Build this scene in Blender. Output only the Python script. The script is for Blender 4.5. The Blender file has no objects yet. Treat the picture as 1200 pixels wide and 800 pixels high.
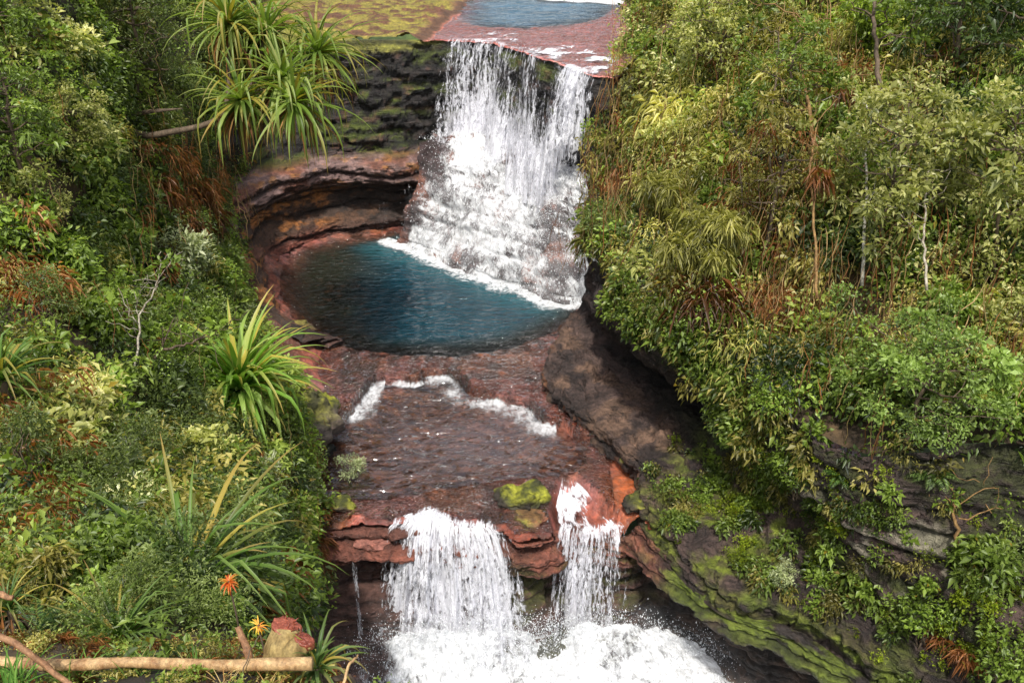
import bpy, math
import numpy as np
from mathutils import Vector, Matrix
from mathutils.bvhtree import BVHTree

scene = bpy.context.scene
C = scene.collection
rng = np.random.default_rng(11)
R = math.radians

# ------------------------------------------------------------------ camera
PITCH = R(28.0)
CAMZ = 18.0
F = 1039.0
cp, sp = math.cos(PITCH), math.sin(PITCH)
cam_d = bpy.data.cameras.new('camera')
cam = bpy.data.objects.new('camera', cam_d)
C.objects.link(cam)
cam.location = (0, 0, CAMZ)
cam.rotation_euler = (math.pi / 2 - PITCH, 0, 0)
cam_d.sensor_width = 36.0
cam_d.lens = F / 1200 * 36.0
cam_d.clip_start = 0.1
cam_d.clip_end = 2000
scene.camera = cam


def ray(px, py):
    a = (px - 600.0) / F
    b = (400.0 - py) / F
    return np.array([a, cp + b * sp, -sp + b * cp])


def U(px, py, z=None, t=None):
    """world point seen at photo pixel (px, py) on height z or at depth t"""
    d = ray(px, py)
    if t is None:
        t = (z - CAMZ) / d[2]
    return np.array([0, 0, CAMZ]) + d * t


def proj(P):
    P = np.asarray(P, float)
    q = P - np.array([0, 0, CAMZ])
    dep = q[..., 1] * cp - q[..., 2] * sp
    up = q[..., 1] * sp + q[..., 2] * cp
    dep = np.maximum(dep, 0.01)
    return 600 + F * q[..., 0] / dep, 400 - F * up / dep, dep


# ------------------------------------------------------------------ noise
def _hash(ix, iy, iz, seed):
    h = (ix.astype(np.int64) * 374761393 + iy.astype(np.int64) * 668265263 + iz.astype(np.int64) * 2147483647 + seed * 974634777) & 0xFFFFFFFF
    h = ((h ^ (h >> 13)) * 1274126177) & 0xFFFFFFFF
    h = ((h ^ (h >> 16)) * 2246822519) & 0xFFFFFFFF
    return ((h ^ (h >> 15)) & 0xFFFFFF) / float(0xFFFFFF)


def vnoise(P, seed=0):
    P = np.asarray(P, float)
    i = np.floor(P).astype(np.int64)
    f = P - i
    f = f * f * f * (f * (f * 6 - 15) + 10)
    x, y, z = i[..., 0], i[..., 1], i[..., 2]
    fx, fy, fz = f[..., 0], f[..., 1], f[..., 2]

    def H(a, b, c):
        return _hash(x + a, y + b, z + c, seed)
    a = H(0, 0, 0) * (1 - fx) + H(1, 0, 0) * fx
    b = H(0, 1, 0) * (1 - fx) + H(1, 1, 0) * fx
    c = H(0, 0, 1) * (1 - fx) + H(1, 0, 1) * fx
    d = H(0, 1, 1) * (1 - fx) + H(1, 1, 1) * fx
    e = a * (1 - fy) + b * fy
    g = c * (1 - fy) + d * fy
    return (e * (1 - fz) + g * fz) * 2 - 1


def fbm(P, scale=1.0, octv=4, seed=0, gain=0.5):
    P = np.asarray(P, float) * np.asarray(scale, float)
    out = np.zeros(P.shape[:-1])
    a, tot = 1.0, 0.0
    for k in range(octv):
        out += a * vnoise(P, seed + k * 17)
        tot += a
        a *= gain
        P = P * 2.03 + 11.7
    return out / tot * 1.6


def ss(a, b, x):
    t = np.clip((x - a) / (b - a + 1e-12), 0, 1)
    return t * t * (3 - 2 * t)


def mix(a, b, f):
    f = np.asarray(f)[..., None]
    return np.asarray(a) * (1 - f) + np.asarray(b) * f


# ------------------------------------------------------------------ mesh building
def mesh_from(name, verts, faces, mat=None, cols=None, smooth=False, uv=None, dens=None):
    """verts (n,3); faces (m,3|4) array or list of such arrays"""
    me = bpy.data.meshes.new(name)
    if not isinstance(faces, list):
        faces = [faces]
    faces = [np.asarray(f, np.int32) for f in faces if len(f)]
    verts = np.asarray(verts, np.float32)
    me.vertices.add(len(verts))
    me.vertices.foreach_set('co', verts.ravel())
    loops = np.concatenate([f.ravel() for f in faces])
    sizes = np.concatenate([np.full(len(f), f.shape[1], np.int32) for f in faces])
    starts = np.concatenate([[0], np.cumsum(sizes)[:-1]]).astype(np.int32)
    me.loops.add(len(loops))
    me.loops.foreach_set('vertex_index', loops)
    me.polygons.add(len(sizes))
    me.polygons.foreach_set('loop_start', starts)
    me.polygons.foreach_set('loop_total', sizes)
    if smooth:
        me.polygons.foreach_set('use_smooth', np.ones(len(sizes), bool))
    if cols is not None:
        at = me.attributes.new('col', 'FLOAT_COLOR', 'POINT')
        c4 = np.ones((len(verts), 4), np.float32)
        c4[:, :3] = cols
        at.data.foreach_set('color', c4.ravel())
    if dens is not None:
        at = me.attributes.new('dens', 'FLOAT', 'POINT')
        at.data.foreach_set('value', np.asarray(dens, np.float32))
    if uv is not None:
        at = me.attributes.new('flow', 'FLOAT_VECTOR', 'POINT')
        v3 = np.zeros((len(verts), 3), np.float32)
        v3[:, :2] = uv
        at.data.foreach_set('vector', v3.ravel())
    if mat is not None:
        me.materials.append(mat)
    me.update(calc_edges=True)
    me.validate()
    return me


def obj(name, me, parent=None, loc=None):
    o = bpy.data.objects.new(name, me)
    C.objects.link(o)
    if parent is not None:
        o.parent = parent
    if loc is not None:
        o.location = loc
    return o


def tag(o, label=None, cat=None, group=None, kind=None):
    if label:
        o['label'] = label
    if cat:
        o['category'] = cat
    if group:
        o['group'] = group
    if kind:
        o['kind'] = kind
    return o


def empty(name, loc=(0, 0, 0), label=None, cat=None, group=None):
    o = bpy.data.objects.new(name, None)
    C.objects.link(o)
    o.location = loc
    return tag(o, label, cat, group)


def gridfaces(nv, nu):
    i = np.arange(nv - 1)[:, None] * nu + np.arange(nu - 1)[None, :]
    i = i.ravel()
    return np.stack([i, i + 1, i + nu + 1, i + nu], 1)


def cr(P, n):
    """Catmull-Rom resample of control points P (k,3) along axis 0 to n samples (uniform parameter)"""
    P = np.asarray(P, float)
    k = len(P)
    Q = np.concatenate([2 * P[:1] - P[1:2], P, 2 * P[-1:] - P[-2:-1]])
    s = np.linspace(0, k - 1, n)
    i = np.minimum(s.astype(int), k - 2)
    f = (s - i).reshape((-1,) + (1,) * (P.ndim - 1))
    p0, p1, p2, p3 = Q[i], Q[i + 1], Q[i + 2], Q[i + 3]
    return 0.5 * (2 * p1 + (p2 - p0) * f + (2 * p0 - 5 * p1 + 4 * p2 - p3) * f ** 2 + (3 * p1 - p0 - 3 * p2 + p3) * f ** 3)


def loft(rows, nu, nv, lin_v=False):
    """rows[j][i] world points -> (nv,nu,3) grid, smooth along u, linear or smooth along v"""
    A = np.asarray(rows, float)
    A = cr(A.transpose(1, 0, 2), nu).transpose(1, 0, 2)
    if lin_v:
        k = len(A)
        s = np.linspace(0, k - 1, nv)
        i = np.minimum(s.astype(int), k - 2)
        f = (s - i)[:, None, None]
        return A[i] * (1 - f) + A[i + 1] * f
    return cr(A, nv)


def gnormals(G):
    du = np.gradient(G, axis=1)
    dv = np.gradient(G, axis=0)
    n = np.cross(du, dv)
    return n / (np.linalg.norm(n, axis=-1, keepdims=True) + 1e-9)


def tubes(paths, sides=6):
    """paths: list of (points (k,3), radii (k,)) -> verts, faces, and per-vertex path index"""
    V, Fc, idx, off = [], [], [], 0
    ang = np.linspace(0, 2 * np.pi, sides, endpoint=False)
    for pi_, (P, r) in enumerate(paths):
        P = np.asarray(P, float)
        r = np.broadcast_to(np.asarray(r, float), (len(P),))
        T = np.gradient(P, axis=0)
        T /= np.linalg.norm(T, axis=1, keepdims=True) + 1e-9
        ref = np.where(np.abs(T[:, 2:3]) < 0.9, np.array([[0, 0, 1.0]]), np.array([[1.0, 0, 0]]))
        if len(P) > 1:
            ref[:] = ref[0]
        A = np.cross(T, ref)
        A /= np.linalg.norm(A, axis=1, keepdims=True) + 1e-9
        B = np.cross(T, A)
        ring = P[:, None, :] + r[:, None, None] * (np.cos(ang)[None, :, None] * A[:, None, :] + np.sin(ang)[None, :, None] * B[:, None, :])
        k = len(P)
        V.append(ring.reshape(-1, 3))
        a = np.arange(k - 1)[:, None] * sides + np.arange(sides)[None, :]
        b = np.arange(k - 1)[:, None] * sides + (np.arange(sides)[None, :] + 1) % sides
        q = np.stack([a, b, b + sides, a + sides], -1).reshape(-1, 4) + off
        Fc.append(q)
        # end caps
        V.append(P[[0, -1]])
        c0, c1 = off + k * sides, off + k * sides + 1
        j = np.arange(sides)
        j2 = (j + 1) % sides
        Fc.append(np.stack([np.full(sides, c0), off + j2, off + j, off + j], -1)[:, :3])
        Fc.append(np.stack([np.full(sides, c1), off + (k - 1) * sides + j, off + (k - 1) * sides + j2], -1))
        idx.append(np.full(k * sides + 2, pi_))
        off += k * sides + 2
    quads = np.concatenate([f for f in Fc if f.shape[1] == 4])
    tris = np.concatenate([f for f in Fc if f.shape[1] == 3])
    return np.concatenate(V), [quads, tris], np.concatenate(idx)


# ------------------------------------------------------------------ materials
def newmat(name):
    m = bpy.data.materials.new(name)
    m.use_nodes = True
    nt = m.node_tree
    for n in list(nt.nodes):
        nt.nodes.remove(n)
    out = nt.nodes.new('ShaderNodeOutputMaterial')
    return m, nt, out


def N(nt, typ, **kw):
    n = nt.nodes.new(typ)
    for k, v in kw.items():
        if k.startswith('_'):
            setattr(n, k[1:], v)
        else:
            n.inputs[k.replace('__', ' ')].default_value = v
    return n


def L(nt, a, b):
    nt.links.new(a, b)


def noise_node(nt, vec, scale, detail=4, rough=0.55, stretch=None):
    if stretch is not None:
        mp = N(nt, 'ShaderNodeMapping')
        mp.inputs['Scale'].default_value = stretch
        L(nt, vec, mp.inputs['Vector'])
        vec = mp.outputs['Vector']
    n = N(nt, 'ShaderNodeTexNoise', Scale=scale, Detail=detail, Roughness=rough)
    L(nt, vec, n.inputs['Vector'])
    return n.outputs['Fac']


def ramp(nt, fac, stops):
    r = nt.nodes.new('ShaderNodeValToRGB')
    e = r.color_ramp.elements
    while len(e) < len(stops):
        e.new(0.5)
    for el, (p, c) in zip(e, stops):
        el.position = p
        el.color = (*c, 1) if not np.isscalar(c) else (c, c, c, 1)
    L(nt, fac, r.inputs['Fac'])
    return r.outputs['Color']


def math_node(nt, op, a, b=None, clamp=False):
    n = nt.nodes.new('ShaderNodeMath')
    n.operation = op
    n.use_clamp = clamp
    for i, v in enumerate((a, b)):
        if v is None:
            continue
        if isinstance(v, (int, float)):
            n.inputs[i].default_value = v
        else:
            L(nt, v, n.inputs[i])
    return n.outputs[0]


def mixcol(nt, mode, fac, a, b):
    n = nt.nodes.new('ShaderNodeMix')
    n.data_type = 'RGBA'
    n.blend_type = mode
    for key, v in ((0, fac), (6, a), (7, b)):
        if isinstance(v, (int, float)):
            n.inputs[key].default_value = v
        elif isinstance(v, tuple):
            n.inputs[key].default_value = (*v, 1)
        else:
            L(nt, v, n.inputs[key])
    return n.outputs[2]


def rock_mat(name, rough=(0.45, 0.85), bump=0.5, wet=0.0, strata=True, scale=1.0, bdist=0.06):
    """colour from the 'col' attribute broken up by fine grain; bump from layered noise"""
    m, nt, out = newmat(name)
    geo = N(nt, 'ShaderNodeNewGeometry')
    pos = geo.outputs['Position']
    at = N(nt, 'ShaderNodeAttribute', _attribute_name='col')
    n1 = noise_node(nt, pos, 5.0 * scale, 6, 0.65)
    n2 = noise_node(nt, pos, 1.3 * scale, 5, 0.6, (1, 1, 5) if strata else (1, 1, 1))
    n3 = noise_node(nt, pos, 22 * scale, 3, 0.6)
    v1 = ramp(nt, n1, [(0.28, 0.45), (0.5, 0.95), (0.72, 1.6)])
    v2 = ramp(nt, n2, [(0.3, 0.6), (0.7, 1.35)])
    c = mixcol(nt, 'MULTIPLY', 1.0, at.outputs['Color'], v1)
    c = mixcol(nt, 'MULTIPLY', 1.0, c, v2)
    b = N(nt, 'ShaderNodeBsdfPrincipled')
    L(nt, c, b.inputs['Base Color'])
    r = nt.nodes.new('ShaderNodeMapRange')
    r.inputs['From Min'].default_value = 0.3
    r.inputs['From Max'].default_value = 0.7
    r.inputs['To Min'].default_value = rough[0]
    r.inputs['To Max'].default_value = rough[1]
    L(nt, n1, r.inputs['Value'])
    L(nt, r.outputs[0], b.inputs['Roughness'])
    h = math_node(nt, 'ADD', math_node(nt, 'MULTIPLY', n2, 1.2), math_node(nt, 'MULTIPLY', n1, 0.8))
    h = math_node(nt, 'ADD', h, math_node(nt, 'MULTIPLY', n3, 0.3))
    bp = N(nt, 'ShaderNodeBump', Strength=bump, Distance=bdist)
    L(nt, h, bp.inputs['Height'])
    L(nt, bp.outputs[0], b.inputs['Normal'])
    b.inputs['Specular IOR Level'].default_value = 0.5
    if wet:
        b.inputs['Coat Weight'].default_value = wet
        b.inputs['Coat Roughness'].default_value = 0.1
        b.inputs['Coat IOR'].default_value = 1.6
        bp2 = N(nt, 'ShaderNodeBump', Strength=1.0, Distance=0.22)
        w1 = noise_node(nt, pos, 5.0, 4, 0.55, (1, 1.5, 1))
        w2 = noise_node(nt, pos, 14, 2, 0.5)
        L(nt, math_node(nt, 'ADD', w1, math_node(nt, 'MULTIPLY', w2, 0.35)), bp2.inputs['Height'])
        L(nt, bp2.outputs[0], b.inputs['Coat Normal'])
    L(nt, b.outputs[0], out.inputs[0])
    return m


def leaf_mat(name, rough=0.42, transl=0.38, spec=0.5, var=0.25):
    m, nt, out = newmat(name)
    at = N(nt, 'ShaderNodeAttribute', _attribute_name='col')
    oi = N(nt, 'ShaderNodeObjectInfo')
    hs = N(nt, 'ShaderNodeHueSaturation')
    L(nt, at.outputs['Color'], hs.inputs['Color'])
    mr = nt.nodes.new('ShaderNodeMapRange')
    mr.inputs['To Min'].default_value = 1 - var
    mr.inputs['To Max'].default_value = 1 + var
    L(nt, oi.outputs['Random'], mr.inputs['Value'])
    L(nt, mr.outputs[0], hs.inputs['Value'])
    b = N(nt, 'ShaderNodeBsdfPrincipled', Roughness=rough)
    b.inputs['Specular IOR Level'].default_value = spec
    L(nt, hs.outputs[0], b.inputs['Base Color'])
    t = N(nt, 'ShaderNodeBsdfTranslucent')
    tc = mixcol(nt, 'MULTIPLY', 1.0, hs.outputs[0], (1.5, 1.6, 0.7))
    L(nt, tc, t.inputs['Color'])
    mx = N(nt, 'ShaderNodeMixShader', Fac=transl)
    L(nt, b.outputs[0], mx.inputs[1])
    L(nt, t.outputs[0], mx.inputs[2])
    L(nt, mx.outputs[0], out.inputs[0])
    return m


def bark_mat(name, c1, c2, scale=6, rough=0.8):
    m, nt, out = newmat(name)
    tc = N(nt, 'ShaderNodeTexCoord')
    n1 = noise_node(nt, tc.outputs['Object'], scale, 6, 0.65, (1, 1, 0.35))
    n2 = noise_node(nt, tc.outputs['Object'], scale * 5, 4, 0.6, (1, 1, 0.3))
    c = ramp(nt, n1, [(0.33, c1), (0.66, c2)])
    c = mixcol(nt, 'MULTIPLY', 0.7, c, ramp(nt, n2, [(0.3, 0.4), (0.7, 1.3)]))
    b = N(nt, 'ShaderNodeBsdfPrincipled', Roughness=rough)
    L(nt, c, b.inputs['Base Color'])
    bp = N(nt, 'ShaderNodeBump', Strength=0.6, Distance=0.02)
    L(nt, n2, bp.inputs['Height'])
    L(nt, bp.outputs[0], b.inputs['Normal'])
    L(nt, b.outputs[0], out.inputs[0])
    return m


def water_mat(name, wscale=1.0, bump=0.5, stretch=(1, 1, 1), rough=0.06, ior=1.33, film_k=1.0, det=(4, 3), fine=.35):
    """opacity from 'dens' (0 = clear shallow film, 1 = deep), body colour from 'col'"""
    m, nt, out = newmat(name)
    geo = N(nt, 'ShaderNodeNewGeometry')
    pos = geo.outputs['Position']
    at = N(nt, 'ShaderNodeAttribute', _attribute_name='col')
    de = N(nt, 'ShaderNodeAttribute', _attribute_name='dens')
    w1 = noise_node(nt, pos, 1.6 * wscale, det[0], 0.55, stretch)
    w2 = noise_node(nt, pos, 5.0 * wscale, det[1], 0.5, stretch)
    h = math_node(nt, 'ADD', w1, math_node(nt, 'MULTIPLY', w2, fine))
    bp = N(nt, 'ShaderNodeBump', Strength=bump, Distance=0.3)
    L(nt, h, bp.inputs['Height'])
    b = N(nt, 'ShaderNodeBsdfPrincipled', Roughness=rough)
    b.inputs['IOR'].default_value = ior
    L(nt, at.outputs['Color'], b.inputs['Base Color'])
    L(nt, bp.outputs[0], b.inputs['Normal'])
    tr = N(nt, 'ShaderNodeBsdfTransparent')
    tr.inputs['Color'].default_value = (0.92, 0.93, 0.9, 1)
    gl = N(nt, 'ShaderNodeBsdfGlossy', Roughness=rough)
    L(nt, bp.outputs[0], gl.inputs['Normal'])
    fr_ = N(nt, 'ShaderNodeFresnel', IOR=ior)
    L(nt, bp.outputs[0], fr_.inputs['Normal'])
    fr_o = math_node(nt, 'MULTIPLY', fr_.outputs[0], film_k, True)
    film = N(nt, 'ShaderNodeMixShader')
    L(nt, fr_o, film.inputs[0])
    L(nt, tr.outputs[0], film.inputs[1])
    L(nt, gl.outputs[0], film.inputs[2])
    mx = N(nt, 'ShaderNodeMixShader')
    L(nt, de.outputs['Fac'], mx.inputs[0])
    L(nt, film.outputs[0], mx.inputs[1])
    L(nt, b.outputs[0], mx.inputs[2])
    L(nt, mx.outputs[0], out.inputs[0])
    return m


def fall_mat(name, sx=5.0, sy=0.45, fine=1.0, col=(0.90, 0.90, 0.96), soft=0.12, warp=0.25, dark=.66, lace=(4.5, 1.6)):
    """white falling water: streaks along the flow attribute (metres), coverage from 'dens'"""
    m, nt, out = newmat(name)
    fl = N(nt, 'ShaderNodeAttribute', _attribute_name='flow')
    de = N(nt, 'ShaderNodeAttribute', _attribute_name='dens')
    v0 = fl.outputs['Vector']
    wn = N(nt, 'ShaderNodeTexNoise', Scale=1.7, Detail=3, Roughness=.6)
    L(nt, v0, wn.inputs['Vector'])
    sub = N(nt, 'ShaderNodeVectorMath', _operation='SUBTRACT')
    sub.inputs[1].default_value = (.5, .5, .5)
    L(nt, wn.outputs['Color'], sub.inputs[0])
    mul = N(nt, 'ShaderNodeVectorMath', _operation='MULTIPLY')
    mul.inputs[1].default_value = (warp, warp * 3, 0)
    L(nt, sub.outputs[0], mul.inputs[0])
    add = N(nt, 'ShaderNodeVectorMath', _operation='ADD')
    L(nt, v0, add.inputs[0])
    L(nt, mul.outputs[0], add.inputs[1])
    v = add.outputs[0]
    a = noise_node(nt, v, 1.0, 4, 0.6, (sx, sy, 1))
    b = noise_node(nt, v, 1.0, 4, 0.65, (sx * 2.6, sy * 3.2, 1))
    c = noise_node(nt, v, 1.0, 3, 0.7, (12 * fine, 7 * fine, 1))
    g0 = noise_node(nt, v, 1.0, 3, 0.6, (1.1, .9, 1))
    lc_ = noise_node(nt, v, 1.0, 2, 0.55, (lace[0], lace[1], 1))
    lc_ = math_node(nt, 'ABSOLUTE', math_node(nt, 'SUBTRACT', lc_, .5))
    lc_ = math_node(nt, 'SUBTRACT', .78, math_node(nt, 'MULTIPLY', lc_, 3.2))
    s = math_node(nt, 'ADD', math_node(nt, 'MULTIPLY', a, 0.34), math_node(nt, 'MULTIPLY', b, 0.22))
    s = math_node(nt, 'ADD', s, math_node(nt, 'MULTIPLY', c, 0.20))
    s = math_node(nt, 'ADD', s, math_node(nt, 'MULTIPLY', g0, 0.12))
    s = math_node(nt, 'ADD', s, math_node(nt, 'MULTIPLY', lc_, 0.17))
    # threshold: dens 0 -> nothing, 1 -> full
    thr = math_node(nt, 'SUBTRACT', 0.74, math_node(nt, 'MULTIPLY', de.outputs['Fac'], 0.44))
    k = nt.nodes.new('ShaderNodeMapRange')
    k.interpolation_type = 'SMOOTHSTEP'
    k.inputs['From Min'].default_value = 0
    k.inputs['From Max'].default_value = soft
    L(nt, math_node(nt, 'SUBTRACT', s, thr), k.inputs['Value'])
    alpha = k.outputs[0]
    d = N(nt, 'ShaderNodeBsdfDiffuse')
    shade = ramp(nt, math_node(nt, 'ADD', math_node(nt, 'MULTIPLY', b, 0.5), math_node(nt, 'MULTIPLY', c, 0.5)), [(0.36, tuple(x * dark for x in col)), (0.52, col)])  # shading contrast put into the water colour by noise
    L(nt, shade, d.inputs['Color'])
    t = N(nt, 'ShaderNodeBsdfTranslucent')
    L(nt, shade, t.inputs['Color'])
    g = N(nt, 'ShaderNodeBsdfGlossy', Roughness=0.3)
    m1 = N(nt, 'ShaderNodeMixShader', Fac=0.3)
    L(nt, d.outputs[0], m1.inputs[1])
    L(nt, t.outputs[0], m1.inputs[2])
    bp = N(nt, 'ShaderNodeBump', Strength=0.8, Distance=0.14)
    L(nt, s, bp.inputs['Height'])
    for x in (d, t, g):
        L(nt, bp.outputs[0], x.inputs['Normal'])
    m2 = N(nt, 'ShaderNodeMixShader', Fac=0.05)
    L(nt, m1.outputs[0], m2.inputs[1])
    L(nt, g.outputs[0], m2.inputs[2])
    tr = N(nt, 'ShaderNodeBsdfTransparent')
    mx = N(nt, 'ShaderNodeMixShader')
    L(nt, alpha, mx.inputs[0])
    L(nt, tr.outputs[0], mx.inputs[1])
    L(nt, m2.outputs[0], mx.inputs[2])
    L(nt, mx.outputs[0], out.inputs[0])
    return m


M_rock = rock_mat('layered_rock', (0.5, 0.85), 1.0, bdist=0.22)
M_wet = rock_mat('wet_rock', (0.4, 0.75), 1.0, wet=0.12, bdist=0.2)
M_red = rock_mat('red_riverbed', (0.25, 0.6), 1.0, wet=0.9, strata=False, bdist=0.2)
M_soil = rock_mat('forest_soil', (0.8, 1.0), 0.8, strata=False)
M_stone = rock_mat('mossy_stone', (0.6, 0.95), 1.0, strata=False, scale=1.6)
M_leaf = leaf_mat('leaf', 0.42, 0.4)
M_gloss = leaf_mat('glossy_leaf', 0.45, 0.35, 0.35)
M_dry = leaf_mat('dry_leaf', 0.8, 0.2, 0.2)
M_bark = bark_mat('brown_bark', (0.05, 0.035, 0.02), (0.16, 0.11, 0.07))
M_palebark = bark_mat('pale_bark', (0.16, 0.12, 0.08), (0.5, 0.45, 0.36), 9)
M_pool = water_mat('pool_surface', 1.3, 1.0, (0.7, 1.7, 1), .04, 1.42, 1.0, (1, 2), .35)
M_far = water_mat('far_pool_surface', .8, 1.0, (0.5, 1.2, 1), .05, 1.45)
M_film = water_mat('stream_surface', 1.1, 1.0, (0.8, 1.4, 1), .04, 1.6, 2.3, (1, 1), .22)
M_fall = fall_mat('falling_water')
M_foam = fall_mat('white_foam', 1.6, 1.2, 0.7, (.95, .96, .98), soft=0.24, dark=.5, lace=(2.6, 2.0))

M_froth = fall_mat('thin_froth', 2.4, 1.6, 0.8, (.93, .94, .97), soft=0.5, dark=.7, lace=(3.2, 2.6))
M_shelf = water_mat('shelf_film', 2.6, 1.0, (0.8, 1.2, 1), .05, 1.45, 1.9, (2, 1), .35)
# ================================================================== plan helpers
def Z(px, py, zref, z=None):
    p = U(px, py, z=zref)
    if z is not None:
        p[2] = z
    return p


def seg_dist(P, A, B):
    d = B - A
    t = np.clip(((P - A) @ d) / (d @ d + 1e-12), 0, 1)
    q = A + t[:, None] * d
    return np.hypot(*(P - q).T)


def line_dist(P, line):
    out = np.full(len(P), 1e9)
    for a, b in zip(line[:-1], line[1:]):
        out = np.minimum(out, seg_dist(P, a, b))
    return out


def inside(P, poly):
    x, y = P.T
    c = np.zeros(len(P), bool)
    n = len(poly)
    for i in range(n):
        x1, y1 = poly[i]
        x2, y2 = poly[(i + 1) % n]
        k = (y1 > y) != (y2 > y)
        c ^= k & (x < (x2 - x1) * (y - y1) / (y2 - y1 + 1e-12) + x1)
    return c


def sdf(P, poly):
    poly = np.asarray(poly)
    d = line_dist(P, np.concatenate([poly, poly[:1]]))
    return np.where(inside(P, poly), d, -d)


def plan(pts, z):
    return np.array([U(a, b, z=z)[:2] for a, b in pts])


def strata(Z_, P, seed=0, th=0.5):
    """layer number profile: protrusion 0..1 of rounded rock layers, varying along the wall"""
    w = Z_ / th + 0.55 * fbm(P, 0.13, 3, seed) + 0.25 * fbm(P, 0.5, 3, seed + 3)
    w = w + 0.35 * np.sin(w * 1.7)
    k = np.floor(w)
    q = w - k
    nose = np.clip(1 - np.abs(2 * q - 1) ** 3.5, 0, 1)
    Q = np.stack([P[..., 0] * 0.22, P[..., 1] * 0.22, k * 3.7 + 0.5], -1)
    amp = 0.55 + 0.75 * vnoise(Q, seed + 9)
    return nose * 0.45 + amp * 0.75, q


MOSS = np.array([0.085, 0.11, 0.012])
DARK = np.array([0.028, 0.021, 0.018])
RED = np.array([0.30, 0.068, 0.034])
PINK = np.array([0.38, 0.15, 0.135])  # lit tone of the red stone, its sky sheen painted as colour
ORANGE = np.array([0.34, 0.12, 0.035])
BROWN = np.array([0.12, 0.075, 0.05])

# ================================================================== outlines read off the photograph
POOL_PX = [(372, 284), (347, 293), (330, 312), (324, 338), (332, 360), (354, 385), (387, 402), (430, 414), (490, 418), (560, 416),
           (610, 407), (645, 394), (672, 376), (690, 350), (690, 320), (640, 296), (560, 276), (485, 268), (430, 275)]
STEP_PX = [(396, 494), (405, 487), (425, 464), (437, 447), (464, 444), (491, 447), (496, 437), (516, 437), (536, 443), (555, 459), (590, 467), (619, 474), (637, 490)]
POOL2_PX = STEP_PX + [(668, 505), (682, 530), (668, 549), (600, 557), (520, 567), (455, 579), (390, 578), (342, 562), (332, 537), (352, 516), (380, 503)]
def smooth_loop(P, n):
    k = len(P)
    Q = cr(np.concatenate([P[-3:], P, P[:3]]), (k + 5) * n + 1)
    return Q[3 * n:(k + 3) * n]


POOL = smooth_loop(plan(POOL_PX, 0.0), 4)
STEP = cr(plan(STEP_PX, -0.25), 61)
POOL2 = smooth_loop(np.concatenate([STEP[::5], plan(POOL2_PX[13:], -0.5)]), 4)
LEFTB = np.array([U(a, b, z=z)[:2] for a, b, z in [(230, 700, -1), (300, 660, -0.6), (322, 600, -0.6), (326, 545, -0.5), (345, 515, -0.4), (390, 490, -0.3), (384, 470, 0), (372, 430, 0), (378, 408, 0),
                                                   (354, 385, 0), (332, 360, 0), (324, 338, 0), (330, 312, 0), (347, 293, 0), (372, 284, 0), (430, 275, 0), (485, 268, 0)]])
LIP_UP = [(495, 50), (527, 48), (577, 51), (613, 62), (647, 73), (675, 83), (697, 90)]
LIPU = plan(LIP_UP, 10.0)

def keep(f, ok):
    return f[ok[f].any(1)]


# ================================================================== river bed (pools, shelf, ledge above the lower falls)
gx = np.arange(-16, 13.01, 0.075)
gy = np.arange(17, 52.01, 0.075)
X, Y = np.meshgrid(gx, gy)
P2 = np.stack([X.ravel(), Y.ravel()], 1)
P3 = np.concatenate([P2, np.zeros((len(P2), 1))], 1)
LIPL = np.array([U(a, b, z=z)[:2] for a, b, z in [(120, 640, -.6), (230, 628, -.6), (345, 622, -.6), (416, 618, -.6), (466, 616, -.6), (500, 607, -.6), (540, 616, -.6), (591, 618, -.6), (606, 634, -.6), (643, 629, -.7),
                                                  (652, 622, -1.2), (695, 625, -1.4), (741, 626, -1.2), (752, 612, -.7), (835, 712, -.9), (925, 738, -1), (1018, 800, -1.2), (1150, 900, -1.5), (1400, 1000, -1.5)]])
liporder = np.maximum.accumulate(LIPL[:, 0] + np.arange(len(LIPL)) * 1e-4)
lipy = np.interp(P2[:, 0], liporder, LIPL[:, 1])
s1 = sdf(P2, POOL)
s2 = sdf(P2, POOL2)
downstream = np.concatenate([plan([(250, 560), (300, 525), (370, 500)], -.3), STEP, plan([(660, 500), (700, 525), (760, 560), (900, 640)], -.3), [[14, 16.5], [-16, 16.5]]])
sD = sdf(P2, downstream)
n1 = fbm(P3, 0.45, 4, 1)
n2 = fbm(P3, (1.6, 1.6, 1), 4, 5)
n3 = fbm(P3, (0.9, 2.2, 1), 4, 8)
n4 = fbm(P3, (3.2, 4.2, 1), 4, 9)
zb = 0.03 + 0.05 * n2 + 0.03 * n1 - 0.05 * np.abs(n3) + 0.05 * n4 + .018 * fbm(P3, (8, 9, 1), 2, 10)
zb -= ss(-0.05, 2.6, s1 + 0.25 * n1) * 2.3
low = ss(-0.06, 0.1, sD + 0.10 * n2)
zb = zb * (1 - low) + low * (-0.52 + 0.06 * n2 + 0.05 * n1)
zb -= low * ss(-0.1, 1.6, s2 + 0.2 * n1) * 0.7
# slabs on the last ledge, stepping down
fr = P2[:, 1] - lipy
zb += low * ss(2.2, 0.3, fr) * (0.10 * np.round(1.5 * n1 + 0.8 * n2)) * 0.8
# chute of the right-hand lower fall
chute = plan([(660, 560), (674, 562), (700, 585), (742, 624), (650, 624), (644, 605)], -0.8)
sc_ = sdf(P2, chute)
zb -= ss(-0.15, 0.25, sc_) * np.clip(0.32 + ss(2.2, 0.0, fr) * 0.75, 0, 1)
# sink the bed under the right-hand slab
SLAB = np.concatenate([plan([(690, 380), (665, 455), (690, 497), (755, 560), (775, 615), (850, 700)], -.2), [[12, 17], [14, 20], [14, 40]]])
zb -= ss(0.0, .8, sdf(P2, SLAB)) * 1.2
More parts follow.
